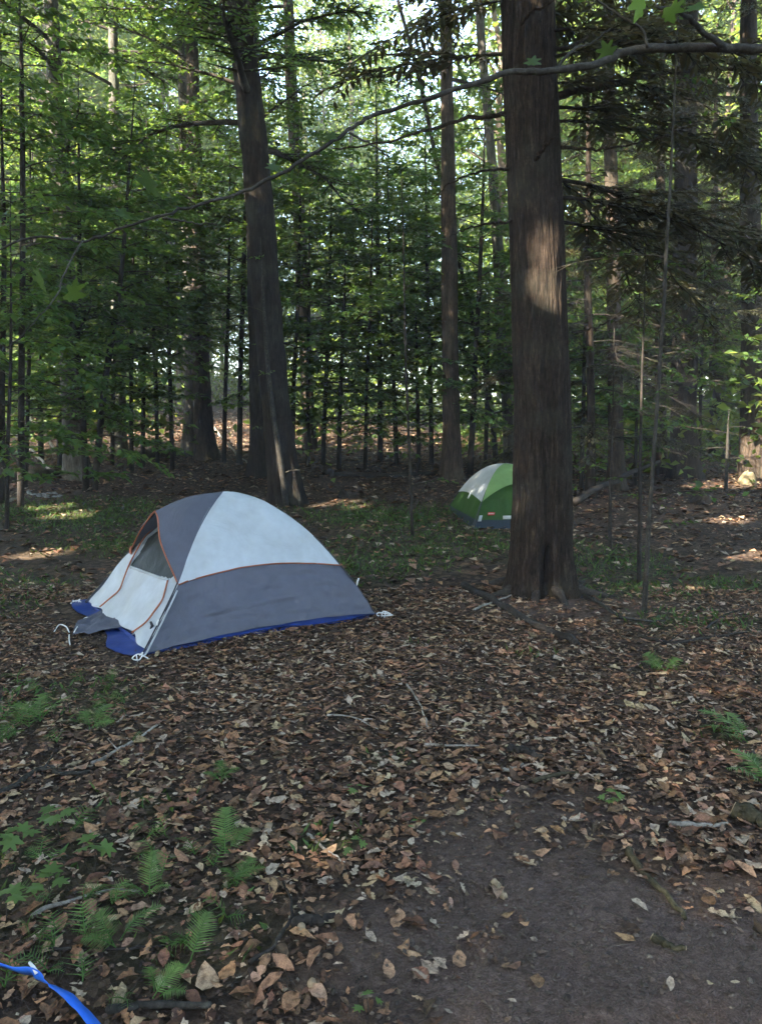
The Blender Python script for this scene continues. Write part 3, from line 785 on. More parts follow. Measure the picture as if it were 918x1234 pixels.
# ------------------------------------------------------------------ woodland behind, unseen shade canopy all round
def clump_leaves(rng, centres, per, sig, leaf, v=0.3, flat=0.5):
    n = len(centres) * per
    P = np.repeat(centres, per, 0) + rng.normal(0, 1, (n, 3)) * sig * np.array([1, 1, flat])
    D = nrm(rng.normal(0, 1, (n, 3)) * [1, 1, 0.4] - [0, 0, 0.25]); N = nrm(np.array([0, 0, 1.0]) + rng.normal(0, 0.5, (n, 3)))
    L = leaf * rng.uniform(0.6, 1.35, n)
    cl = np.repeat(rng.uniform(0.75, 1.25, (len(centres), 1)), per, 0)
    mb = MB(); leaf_cards(mb, P, D, N, L, L * rng.uniform(0.5, 0.7, n), tint(rng, n, v) * cl)
    return mb

def far_woods():
    rng = np.random.default_rng(5)
    m = M('far_bark'); nz = m.tex('Noise', 5, (1, 1, 0.15), Detail=6); oi = m.n('ObjectInfo')
    c = m.ramp(nz.outputs['Fac'], [(0.3, (0.05, 0.04, 0.03)), (0.6, (0.14, 0.11, 0.085)), (0.8, (0.24, 0.20, 0.16))])
    v = m.ramp(oi.outputs['Random'], [(0.0, (0.5, 0.48, 0.46)), (1.0, (1.5, 1.45, 1.35))])
    bm = m.out(m.mix(1.0, c, v, 'MULTIPLY'), m.bump(nz.outputs['Fac'], 0.6, 0.03), 0.9, 0.1)
    var = []
    for k in range(6):
        H = rng.uniform(17, 25); r = rng.uniform(0.11, 0.2); s = np.linspace(0, 1, 12)
        ln = rng.normal(0, 0.7, 2)
        p = np.stack([ln[0] * s + rng.normal(0, 0.08, 12), ln[1] * s + rng.normal(0, 0.08, 12), -0.3 + H * s], 1); p[0, :2] = 0
        tm = MB().tube(p, r * (1 + 0.5 * np.exp(-s * 30)) * (1 - 0.85 * s), 10, False)
        q = 120
        h = rng.uniform(0.16, 1.0, q); w = 3.2 * np.sin(pi * np.clip(h, 0.2, 0.97)) ** 0.6
        a = rng.uniform(0, 2 * pi, q); d = np.sqrt(rng.random(q)) * w
        cs = np.stack([ln[0] * h + np.cos(a) * d, ln[1] * h + np.sin(a) * d, H * h], 1)
        for e in cs[:60]:
            z = max(1.5, e[2] - 0.5 * np.hypot(e[0], e[1]) - 0.3); st = np.array([ln[0] * z / H, ln[1] * z / H, z])
            tm.tube(np.stack([st, (st + e) / 2 + [0, 0, 0.15], e]), np.array([0.035, 0.02, 0.006]), 4, False)
        var.append((tm.mesh('trunk', bm, True), clump_leaves(rng, cs, 72, 0.62, 0.21).mesh('crown', MAT['leaf_far']), H))
    placed = []
    while len(placed) < 130:
        y = 23 + 50 * rng.random() ** 1.25; x = rng.uniform(-1, 1) * (y * 0.60 + 5)
        if any(np.hypot(x - a_, y - b_) < 1.7 for a_, b_ in placed): continue
        if y < 27 and abs(x) < 3: continue
        if -0.13 < x / y < 0.13 and (y < 40 or rng.random() < 0.5): continue
        hz = SUN[:2] / np.linalg.norm(SUN[:2])
        if any(abs((x - f_[0]) * hz[1] - (y - f_[1]) * hz[0]) < 3.2 and -2 < (x - f_[0]) * hz[0] + (y - f_[1]) * hz[1] < 26 for f_, r_ in FLECKS if r_ >= 0.7 and f_[2] < 5): continue
        placed.append((x, y))
        tm, cm, H = var[len(placed) % 6]
        t = thing('woodland_tree', 'slim leafy tree in the dense wood behind the camp', 'tree', (x, y, float(ground_z(x, y))), 'trees of the wood behind the camp')
        t.rotation_euler = (0, 0, rng.uniform(0, 6.28)); sc = rng.uniform(0.8, 1.2); t.scale = (sc, sc, sc * rng.uniform(0.9, 1.1))
        obj('trunk', tm, t); obj('crown', cm, t)
    lo = []
    for k in range(5200):
        y = 21 + 60 * rng.random() ** 1.2; x = rng.uniform(-1, 1) * (y * 0.62 + 5)
        if y < 30 and (-0.29 < x / y < -0.12 or 0.01 < x / y < 0.11): continue
        mid_ = -0.10 < x / y < 0.13
        lo.append((x, y, float(ground_z(x, y)) + 0.3 + (6.0 if mid_ else 9.0) * rng.random() ** 1.7))
    for k in range(900):
        y = 15.5 + 12 * rng.random(); x = rng.uniform(-1, 1) * (y * 0.58 + 2)
        if vnoise(x * 0.35 + 4, y * 0.35) < 0.5 or -0.30 < x / y < -0.10 or 0.0 < x / y < 0.13: continue
        lo.append((x, y, float(ground_z(x, y)) + 0.25 + 3.2 * rng.random() ** 1.3))
    for k in range(2600):
        y = 45 + 40 * rng.random(); x = rng.uniform(-1, 1) * (y * 0.62 + 5)
        lo.append((x, y, float(ground_z(x, y)) + 0.2 + 7.0 * rng.random()))
    lo = np.array(lo)
    b = clump_leaves(rng, lo, 24, 0.8, 0.23)
    o = carve(b)
    tag(o.build('undergrowth', MAT['leaf_far'], None), 'mass of green undergrowth filling the wood behind the camp', 'undergrowth', kind='stuff')

def overhead():
    """Unseen crowns added round the camp for shade, standing on trunks outside the view."""
    rng = np.random.default_rng(9)
    # crowns added between the camp and the sun to block it
    n = 1150
    gx = rng.uniform(-9, 10, n); gy = rng.uniform(-1.5, 17.5, n); h = rng.uniform(8.5, 17, n)
    c1 = np.stack([gx, gy, 0 * gx], 1) + SUN[None] * (h / SUN[2])[:, None]
    # crowns added right over the camp to dim the sky light
    n2 = 640
    x2 = rng.uniform(-8, 10, n2); y2 = rng.uniform(5.5, 17, n2)
    c2 = np.stack([x2, y2, rng.uniform(9.5, 15, n2) + np.maximum(0, y2 - 12) * 0.6], 1)
    x2 = rng.uniform(1.0, 10, 330); y2 = rng.uniform(4.5, 14, 330)
    c2 = np.concatenate([c2, np.stack([x2, y2, rng.uniform(7.5, 14, 330) + np.maximum(0, y2 - 9) * 0.35], 1)])
    tq = (TB + TC) / 2
    c1 = np.concatenate([c1, [tq + rng.normal(0, 0.7, 3) * [1, 1, 0.3] + [0, 0, 0.5] + SUN * rng.uniform(11, 22) for _ in range(40)]])  # extra clumps added along the sun's ray to shade the tent
    hw = ground_at(346, 607)
    sh = [(at(px_, py_, Y_), w_) for px_, py_, Y_, w_ in [(300, 120, hw[1], 0.7), (306, 190, hw[1], 0.7), (312, 250, hw[1], 0.7), (318, 330, hw[1], 0.7), (290, 30, hw[1], 0.7)] * 7]
    sh += [(TA * 0.5 + TC * 0.5 + np.array([0.15, 0.1, z_]), 0.6) for z_ in (0.2, 0.45, 0.7)] * 6
    sb = [(at(px_, py_, Y_), w_) for px_, py_, Y_, w_ in [(646, 215, BIG[1], 0.35), (646, 250, BIG[1], 0.3), (648, 282, BIG[1], 0.15), (648, 384, BIG[1], 0.15), (650, 415, BIG[1], 0.3), (651, 470, BIG[1], 0.35)] * 7]
    c4 = np.array([p_ + rng.normal(0, w_ * 0.5, 3) + SUN * rng.uniform(7.5, 13) for p_, w_ in sb])  # clumps added sunward of the big trunk, shading it around its fleck
    c5 = np.array([p_ + rng.normal(0, w_ * 0.5, 3) + SUN * rng.uniform(7.5, 13) for p_, w_ in sh])  # clumps added sunward of the leaning hardwood and tent door to shade them
    n3 = 1700
    an = rng.uniform(radians(125), radians(415), n3); rd = 10.5 + 16 * rng.random(n3)
    right = np.cos(an) > 0.2
    h3 = 0.3 + np.where(right, np.where(np.sin(an) > -0.25, 12.0, 5.5), np.where(np.sin(an) < -0.5, 8.0, 15.0)) * rng.random(n3) ** 0.9
    c3 = np.stack([rd * np.cos(an), rd * np.sin(an), h3], 1)  # leaf ring added out of view to cut low sky light on the trunks
    c3 = c3[(np.abs(np.arctan2(c3[:, 0], c3[:, 1])) > radians(43))]
    a = clump_leaves(rng, c1, 95, 0.75, 0.22); b = clump_leaves(rng, c2, 70, 0.8, 0.22); c_ = clump_leaves(rng, c3, 34, 0.9, 0.36); d_ = clump_leaves(rng, c4, 90, 0.22, 0.13, flat=0.8)
    o = MB(); o.V, o.C = a.V + b.V + c_.V + d_.V, a.C + b.C + c_.C + d_.C
    V = np.concatenate(o.V).reshape(-1, 4, 3); C = np.concatenate(o.C).reshape(-1, 4, 3)
    o = MB(); o.V = [V.reshape(-1, 3)]; o.C = [C.reshape(-1, 3)]
    o = carve(o)
    e_ = clump_leaves(rng, c5, 90, 0.24, 0.13, flat=0.8); o.add(e_.V[0], e_.F, e_.C[0])
    wd = MB()
    for x, y in [(-9, -2), (-12, 3), (-7, -6), (-14, -4), (-10, 8), (-3.5, -8), (-17, 0), (-12, -10), (-18, 6), (-6, -12), (7.5, 8), (9, 3), (-20, -8), (-16, -13), (8, 14), (6, -9), (11, -4), (13, 5), (2, -13), (10, -12), (-1, -17), (12, 10)]:
        for _ in range(60):      # stand clear of the gaps through which sun reaches the camp
            hz = SUN[:2] / np.linalg.norm(SUN[:2])
            if all(abs((x - f_[0]) * hz[1] - (y - f_[1]) * hz[0]) > 0.55 + r_ or (x - f_[0]) * hz[0] + (y - f_[1]) * hz[1] < 0 for f_, r_ in FLECKS[:13]): break
            x += rng.normal(0, 0.5); y += rng.normal(0, 0.5)
        s = np.linspace(0, 1, 10); z0 = float(ground_z(x, y))
        p = np.stack([x + rng.normal(0, 0.1, 10), y + rng.normal(0, 0.1, 10), z0 - 0.2 + 18 * s], 1)
        r = rng.uniform(0.14, 0.26)
        wd.tube(p, r * (1 - 0.8 * s), 10, False)
        d = np.linalg.norm(np.concatenate([c1, c2])[:, :2] - [x, y], axis=1); near = np.concatenate([c1, c2])[np.argsort(d)[:45]]
        for q in near:
            if min(np.linalg.norm((q - f_) - ((q - f_) @ SUN) * SUN) for f_, _ in FLECKS) < 1.2: continue
            z = max(5.0, q[2] - 2.5); st = np.array([x, y, z])
            wd.tube(spline([st, (st + q) / 2 + [0, 0, 0.4], q], 6), np.linspace(0.05, 0.01, 6), 5, False)
    root = thing('unseen_shade_woodland', 'unseen leafy canopy of the surrounding wood, added to shade the camp', 'woodland')
    root['kind'] = 'stuff'
    tag(wd.build('trunk_mass', MAT['bark_dark'], root, smooth=True), kind='stuff')
    tag(o.build('shade_leaf_mass', MAT['leaf'], root), kind='stuff')
far_woods()
overhead()
#NEXT
# ------------------------------------------------------------------ tents
def fabric(name, c, trans=0.25, rough=0.6, scale=1.0):
    m = M(name)
    n1 = m.tex('Noise', 2.2 * scale, (1, 1, 0.8), Detail=5, Roughness=0.55, Distortion=0.8); n2 = m.tex('Noise', 14 * scale, Detail=3)
    n3 = m.tex('Wave', 420, None, bands_direction='Z')
    v = m.ramp(n2.outputs['Fac'], [(0.3, (0.93, 0.93, 0.93)), (0.7, (1.04, 1.04, 1.04))])
    dirt = m.ramp(n1.outputs['Fac'], [(0.35, (0.90, 0.89, 0.87)), (0.6, (1.02, 1.02, 1.02))])
    cc = m.mix(1.0, m.mix(1.0, c, v, 'MULTIPLY'), dirt, 'MULTIPLY')
    nb = m.bump(n1.outputs['Fac'], 0.6, 0.07); nb = m.bump(n2.outputs['Fac'], 0.3, 0.012, nb)
    m.out(cc, nb, rough, 0.3)
    tr = m.n('BsdfTranslucent'); m.l(cc, tr.inputs['Color']); mx = m.n('MixShader'); mx.inputs[0].default_value = trans
    m.l(m.b.outputs[0], mx.inputs[1]); m.l(tr.outputs[0], mx.inputs[2]); m.l(mx.outputs[0], m.t.nodes['Material Output'].inputs['Surface'])
    return m.m

def plain(name, c, rough=0.5, spec=0.4, metal=0.0, var=0.12, scale=30):
    m = M(name); n = m.tex('Noise', scale, Detail=4)
    v = m.ramp(n.outputs['Fac'], [(0.3, (1 - var,) * 3), (0.7, (1 + var,) * 3)])
    m.b.inputs['Metallic'].default_value = metal
    return m.out(m.mix(1.0, c, v, 'MULTIPLY'), m.bump(n.outputs['Fac'], 0.15, 0.004), rough, spec)

MAT['fly_white'] = fabric('fly_white', (0.60, 0.65, 0.69))
MAT['door_white'] = fabric('door_white', (0.57, 0.61, 0.65))
MAT['fly_grey'] = fabric('fly_grey', (0.118, 0.123, 0.158), 0.12)
MAT['fly_dark'] = fabric('fly_dark', (0.085, 0.088, 0.10), 0.15)
MAT['mesh_net'] = fabric('mesh_net', (0.035, 0.042, 0.042), 0.15)
MAT['piping'] = plain('piping', (0.34, 0.105, 0.045))
MAT['tarp_blue'] = plain('tarp_blue', (0.016, 0.042, 0.20), 0.45)
MAT['cord_white'] = plain('cord_white', (0.72, 0.72, 0.70))
MAT['pole_dark'] = plain('pole_dark', (0.03, 0.03, 0.035), 0.35)
MAT['t2_green'] = fabric('t2_green', (0.034, 0.090, 0.014), 0.1)
MAT['t2_light'] = fabric('t2_light', (0.26, 0.43, 0.16))
MAT['t2_white'] = fabric('t2_white', (0.58, 0.62, 0.66))
MAT['t2_navy'] = plain('t2_navy', (0.01, 0.02, 0.035))
MAT['badge_red'] = plain('badge_red', (0.55, 0.03, 0.03))

def grid(f, nu, nv):
    """Patch from f(u, v) -> point."""
    u = np.linspace(0, 1, nu); v = np.linspace(0, 1, nv)
    U, W = np.meshgrid(u, v)
    V = f(U.ravel(), W.ravel())
    i = np.arange(nv - 1)[:, None] * nu + np.arange(nu - 1)[None]
    F = np.stack([i, i + 1, i + nu + 1, i + nu], -1).reshape(-1, 4)
    return V, F, U.ravel(), W.ravel()

def hsh(u, v, s): return (vnoise(u * 3.1 + s, v * 4.3 + s) - 0.5) * 2

def tent_one():
    A, B, C = TA.copy(), TB.copy(), TC.copy(); z0 = 0.0
    for p in (A, B, C): p[2] = z0
    AB, AC = B - A, C - A
    AC = AC - AB * (AC @ AB) / (AB @ AB)
    C = A + AC; D = B + AC; c = (A + D) / 2; ZP = 0.965
    zg = float(min(ground_z(p[0], p[1]) for p in (A, B, C, D))) 
    root = thing('tent', 'grey and white dome tent with orange piping, door facing the woods', 'tent', c)
    rr = np.array([0, 0.2, 0.41, 0.6, 0.8, 1.0])
    def hA(r): return np.interp(r, np.linspace(0, 1, 41), _ha)
    _k = spline(np.stack([rr, [1, 0.868, 0.665, 0.40, 0.19, 0.0]], 1), 200); _ha = np.interp(np.linspace(0, 1, 41), _k[:, 0], _k[:, 1])
    def hB(r): return 1 - r ** 2
    _kc = spline(np.stack([[0, 0.2, 0.41, 0.65, 0.8, 1.0], [1, 0.90, 0.735, 0.48, 0.27, 0.0]], 1), 200); _hc = np.interp(np.linspace(0, 1, 41), _kc[:, 0], _kc[:, 1])
    def hC(r): return np.interp(r, np.linspace(0, 1, 41), _hc)
    def pole(K, h, r):
        r = np.asarray(r, float)
        P = c + (K - c) * r[..., None]; P = P.copy(); P[..., 2] = ZP * h(r) + 0.02; return P
    def face(K1, h1, K2, h2, s, r, bulge=0.0, sag=0.0):
        p = pole(K1, h1, r) * (1 - s)[:, None] + pole(K2, h2, r) * s[:, None]
        mid = nrm((K1 + K2) / 2 - c)
        p = p + mid * (bulge * 4 * s * (1 - s) * np.sin(pi * np.clip(r, 0, 1)))[:, None]
        return p
    def put(name, V, F, mat, par=root, smooth=True):
        return MB().add(V - c, F).build(name, MAT[mat], par, smooth=smooth)
    # long side A-B (towards the camera), then B-D and D-C
    def side(K1, h1, K2, h2, seam, lab, bot=1.0, top='fly_white', low='fly_grey', s0=0.0, dark=None):
        def up(u, v):
            s = s0 * (v ** 1.5) + (1 - s0 * (v ** 1.5)) * u
            e = seam(s); r = 0.0 + e * v
            return face(K1, h1, K2, h2, s, r, 0.03 + 0.008 * hsh(u, v, 3)) + np.array([0, 0, 1]) * (0.006 * hsh(u * 2, v * 2, 8))[:, None]
        V, F, _, _ = grid(up, 40, 40); a = put('upper_panel', V, F, top)
        def lo(u, v):
            e = seam(u); r = e + (bot + 0.012 * np.sin(pi * u) * -1 - e) * v
            cre = 0.013 * np.exp(-((v - 0.55 - 0.25 * u + 0.3 * u * u) / 0.05) ** 2) * np.sin(pi * u) - 0.012 * np.exp(-((v - 0.75 - 0.2 * u) / 0.06) ** 2) * np.sin(pi * u)
            p = face(K1, h1, K2, h2, u, r, 0.012 + 0.02 * hsh(u, v, 5)) + (nrm((K1 + K2) / 2 - c))[None] * (cre + 0.014 * hsh(u * 4, v * 2, 2) + 0.006 * np.sin(u * 40 + v * 6) * v ** 2 + 0.010 * np.sin(11 * np.arctan2(1.02 - v, u * 2.2 + 0.02)) * np.exp(-2.2 * np.hypot(1 - v, u * 2)) + 0.008 * np.sin(9 * np.arctan2(1.02 - v, (1 - u) * 2.2 + 0.02)) * np.exp(-2.5 * np.hypot(1 - v, (1 - u) * 2)))[:, None]
            p[:, 2] += 0.022 * np.sin(pi * u) * v ** 3
            return p
        V, F, _, _ = grid(lo, 50, 30); b = put('lower_panel', V, F, low)
        u = np.linspace(0, 1, 60); 
        P = lo(u, np.zeros(60)) + nrm((K1 + K2) / 2 - c) * 0.008
        MB().tube(P - c, 0.0055, 6).build('piping', MAT['piping'], root, smooth=True)
        return a, b
    side(A, hA, B, hB, lambda s: 0.615 + (0.775 - 0.615) * s - 0.05 * np.sin(pi * s), 'front')
    side(B, hB, D, hB, lambda s: 0.775 - 0.05 * np.sin(pi * s), 'end')
    side(D, hB, C, hC, lambda s: 0.775 + (0.65 - 0.775) * s - 0.05 * np.sin(pi * s), 'rear')
    # awning over the door: ridge from the peak to the brow, edge arching down to both poles
    JA = pole(A, hA, np.array([0.615]))[0]; JC = pole(C, hC, np.array([0.65]))[0]
    m = (A + C) / 2; tip = c + (m - c) * 0.60; tip[2] = 0.868; pk = c.copy(); pk[2] = ZP + 0.02
    def half(K, J, h, re):
        r = np.linspace(0, re, 25)
        seam = pole(K, h, r)
        rid = np.stack([pk + (tip - pk) * t + np.array([0, 0, 0.028 * sin(pi * t)]) for t in np.linspace(0, 1, 25)])
        edge_mid = tip * 0.45 + J * 0.55 + (np.array([0, 0, 0.055]) + nrm(m - c) * 0.045) * (1 if K is A else 0.25)
        edge = spline(np.stack([tip, tip * 0.86 + J * 0.14 + np.array([0, 0, 0.015]), edge_mid, J]), 25)
        # ruled between the ridge (u=0) and the pole seam (u=1), ending on the arched edge
        u = np.linspace(0, 1, 25)
        P = np.zeros((25, 25, 3))
        for j in range(25):
            t = j / 24
            a, b = rid[j], seam[j]
            lin = a[None] * (1 - u)[:, None] + b[None] * u[:, None]
            lin = lin + (np.array([0, 0, 1]) * 0.05 + (m - c) * 0.03)[None] * (np.sin(pi * u) * t * (1 - t) * 2)[:, None]
            corr = (edge - (rid[-1][None] * (1 - u)[:, None] + seam[-1][None] * u[:, None]))
            P[j] = lin + corr * t ** 2
        i = np.arange(24)[:, None] * 25 + np.arange(24)[None]
        F = np.stack([i, i + 1, i + 26, i + 25], -1).reshape(-1, 4)
        put('awning', P.reshape(-1, 3), F, 'fly_grey')
        MB().tube(edge - c, 0.0062, 6).build('piping', MAT['piping'], root, smooth=True)
    half(A, JA, hA, 0.615); half(C, JC, hC, 0.65)
    # brow rod and toggle
    MB().tube(np.stack([tip, tip * 0.5 + JC * 0.5 + np.array([0, 0, 0.04]) + (m - c) * 0.03, JC]) - c - nrm(m - c) * 0.02, 0.007, 6).build('brow_rod', MAT['pole_dark'], root, smooth=True)
    tb = MB(); q = JC + nrm(m - c) * 0.012
    e1 = nrm(A - C); e2 = np.array([0, 0, 1.0])
    tb.add(np.array([q + e1 * 0.0 + e2 * -0.035, q + e1 * 0.075 + e2 * -0.03, q + e1 * 0.06 + e2 * 0.055, q + e1 * 0.02 + e2 * 0.03]) - c, np.array([[0, 1, 2, 3]]))
    tb.add(np.array([q + e1 * 0.0 + e2 * -0.035, q + e1 * 0.075 + e2 * -0.03, q + e1 * 0.06 + e2 * 0.055, q + e1 * 0.02 + e2 * 0.03]) - c - nrm(m - c) * 0.006, np.array([[3, 2, 1, 0]]))
    tb.build('corner_tab', MAT['piping'], root)
    # door wall between the two front poles, with netting let in
    def door(s, r): return face(A, hA, C, hC, s, r, 0.02)
    S, Rr = np.meshgrid(np.linspace(0, 1, 300), np.linspace(0.1, 1.0, 300)); DP = door(S.ravel(), Rr.ravel()); pr = proj(DP)
    def on_door(px, py):
        k = int(np.argmin((pr[:, 0] - px) ** 2 + (pr[:, 1] - py) ** 2)); return S.ravel()[k], Rr.ravel()[k]
    win = [on_door(*q) for q in ((205, 699), (158, 682), (166, 668), (178, 648), (191, 639))]
    win += [(0.16, 0.30), (0.06, 0.50)]
    zipL = [on_door(*q) for q in ((190, 632), (178, 648), (166, 668), (158, 684), (152, 700), (147, 712), (136, 722), (124, 732))]
    zipR = [on_door(*q) for q in ((206, 700), (203, 712), (199, 724), (190, 737), (180, 750), (163, 763))]
    nu, nv = 130, 120
    U, W = np.meshgrid(np.linspace(0.0, 1, nu), np.linspace(0.12, 0.97, nv)); s, r = U.ravel(), W.ravel()
    P = door(s, r)
    fold = 0.016 * np.sin(s * 23 + r * 7 + 2 * hsh(s, r, 1)) * np.clip((r - 0.6) * 3, 0, 1) + 0.02 * hsh(s * 1.5, r * 2, 6)
    P = P + nrm(m - c)[None] * fold[:, None]; P[:, 2] += 0.012 * hsh(s * 3, r, 4) + 0.07 * np.clip((r - 0.85) * 6, 0, 1) * np.sin(pi * np.clip(s * 1.1, 0, 1)) * 0.5
    i = (np.arange(nv - 1)[:, None] * nu + np.arange(nu - 1)[None]).reshape(-1)
    F = np.stack([i, i + 1, i + nu + 1, i + nu], -1)
    fc = np.stack([s[F].mean(1), r[F].mean(1)], 1)
    def inside(q, poly):
        x, y = q[:, 0], q[:, 1]; res = np.zeros(len(q), bool); n = len(poly)
        for k in range(n):
            (x1, y1), (x2, y2) = poly[k], poly[(k + 1) % n]
            res ^= ((y1 > y) != (y2 > y)) & (x < (x2 - x1) * (y - y1) / (y2 - y1 + 1e-12) + x1)
        return res
    wi = inside(fc, win)
    dw = put('door', P, F[~wi], 'door_white')
    used = np.unique(F[wi]); mp = -np.ones(len(P), int); mp[used] = np.arange(len(used))
    put('netting', P[used], mp[F[wi]], 'mesh_net', dw)
    def seamline(pts, nm='zip', rad=0.0065):
        q = spline(np.array(pts), 40); Q = door(q[:, 0], q[:, 1]) + nrm(m - c) * 0.022 + np.array([0, 0, 0.008])
        MB().tube(Q - c, rad, 6).build(nm, MAT['piping'], dw, smooth=True)
    seamline(zipL); seamline(zipR)
    q = np.array(win[:5]); q = np.concatenate([spline(q[:2], 14), spline(q[1:], 22)]); Q = door(q[:, 0], q[:, 1]) + nrm(m - c) * 0.012
    MB().tube(Q - c, 0.008, 6).build('binding', MAT['door_white'], dw, smooth=True)
    # poles with pale sleeves at the corners
    for K, h in ((A, hA), (B, hB), (C, hC), (D, hB)):
        r = np.linspace(0.60, 1.03, 20); Pp = pole(K, h, r); out = nrm(K - c)
        MB().tube(Pp - c + out * (0.020 if K is A else 0.004), 0.0055, 6).build('pole', MAT['pole_dark'], root, smooth=True)
        if K is A: MB().tube(Pp[2:] - c + out * 0.020 + nrm(np.cross(out, [0, 0, 1])) * -0.026, 0.007, 6).build('sleeve', MAT['door_white'], root, smooth=True)
        g = K + out * 0.05; g[2] = ground_z(g[0], g[1])
        rng = np.random.default_rng(int(abs(K[0] * 100)))
        loop = np.array([Pp[-1] + out * 0.02, g + [0.02, 0, 0.05], g + out * 0.06 + [0.03, 0, 0.02], g + out * 0.02 + [-0.04, 0, 0.015], g + [-0.01, 0, 0.04], g + out * 0.03 + [0.07, 0.0, 0.02]])
        MB().tube(spline(loop, 30) - c, 0.0042, 6).build('guy_cord', MAT['cord_white'], root, smooth=True)
        MB().tube(np.array([g + out * 0.04 + [0, 0, 0.045], g + out * 0.02 + [0, 0, -0.05]]) - c, 0.004, 6).build('stake', MAT['cord_white'], root)
    # small white adjuster on the near and far edges
    for K, h, r_ in ((A, hA, 0.83), (B, hB, 0.86)):
        p = pole(K, h, np.array([r_]))[0] + nrm(K - c) * 0.035
        MB().tube(np.stack([p + [0.012, 0, 0.03], p, p - [0.004, 0, 0.03]]) - c, [0.006, 0.008, 0.005], 6).build('buckle', MAT['cord_white'], root)
    # black buckle on the door by the pole
    p = door(np.array([0.05]), np.array([0.86]))[0] + nrm(m - c) * 0.02
    MB().tube(np.stack([p + [0, 0, 0.03], p + [0.012, 0, 0.0], p + [-0.004, 0, -0.03]]) - c, [0.008, 0.012, 0.006], 6).build('buckle', MAT['pole_dark'], root)
    # tub floor and ground sheet
    ring = [A, B, D, C]
    o = [c + (K - c) * 0.965 for K in ring]; hV = []
    for k in range(4):
        for t in np.linspace(0, 1, 16)[:-1]:
            p = o[k] * (1 - t) + o[(k + 1) % 4] * t; hV.append(p)
    hV = np.array(hV); n = len(hV); bot = hV.copy(); bot[:, 2] = ground_z(bot[:, 0], bot[:, 1]) - 0.02; topv = hV.copy(); topv[:, 2] = 0.05
    i = np.arange(n); F = np.stack([i, (i + 1) % n, (i + 1) % n + n, i + n], -1)
    put('tub_floor', np.concatenate([bot, topv]), F, 'tarp_blue')
    ax, ay = nrm(AB), nrm(AC)
    def sheet(u, v):
        s = -0.03 + (1.025 + 0.03) * u; w = 0.01 + 1.06 * v
        out = (1 - u) ** 6 * (0.10 * np.exp(-((v - 0.17) / 0.14) ** 2) + 0.06 * np.exp(-((v - 0.85) / 0.12) ** 2) - 0.0)
        P = A[None] + AB[None] * s[:, None] + AC[None] * w[:, None] - ax[None] * out[:, None] + ax[None] * 0.0
        P[:, 2] = ground_z(P[:, 0], P[:, 1]) + 0.024 + 0.008 * hsh(u * 5, v * 5, 3); return P
    V, F, _, _ = grid(sheet, 40, 40)
    V2 = V.copy(); V2[:, 2] -= 0.004
    put('ground_sheet', np.concatenate([V, V2]), np.concatenate([F, F[:, ::-1] + len(V)]), 'tarp_blue')
    # grey flap of the door lying out on the ground
    fl = [ground_at(88, 768), ground_at(112, 768), ground_at(156, 763), ground_at(141, 737), ground_at(128, 742), ground_at(96, 755)]
    pts = np.array([fl[0] + [0, 0, 0.03], fl[1] + [0, 0, 0.035], fl[2] + [0, 0, 0.055], fl[3] + [0, 0, 0.07], fl[4] + [0, 0, 0.06], fl[5] + [0, 0, 0.04]])
    def flap(u, v):
        a = spline(pts[[0, 1, 2]], 20); b = spline(pts[[5, 4, 3]], 20)
        k = u * 19; i0 = np.minimum(k.astype(int), 18); f_ = (k - i0)[:, None]
        P = (a[i0] * (1 - f_) + a[i0 + 1] * f_) * (1 - v)[:, None] + (b[i0] * (1 - f_) + b[i0 + 1] * f_) * v[:, None]
        P[:, 2] += 0.02 * np.sin(pi * v) + 0.012 * hsh(u * 3, v * 3, 1); return P
    V, F, _, _ = grid(flap, 24, 14); put('door_flap', V, F, 'fly_grey', dw)
    for k, q in enumerate(([(116, 754), (104, 752), (95, 762), (90, 770)], [(66, 765), (72, 757), (80, 759), (84, 766)], [(84, 769), (84, 776), (85, 781)], [(160, 773), (165, 771), (168, 775)])):
        P = np.array([ground_at(*w_) + [0, 0, 0.05 if k in (0, 3) else 0.025] for w_ in q])
        MB().tube(spline(P, 20) - c, 0.0045, 6).build('guy_cord', MAT['cord_white'], root, smooth=True)
    return root
tent_one()

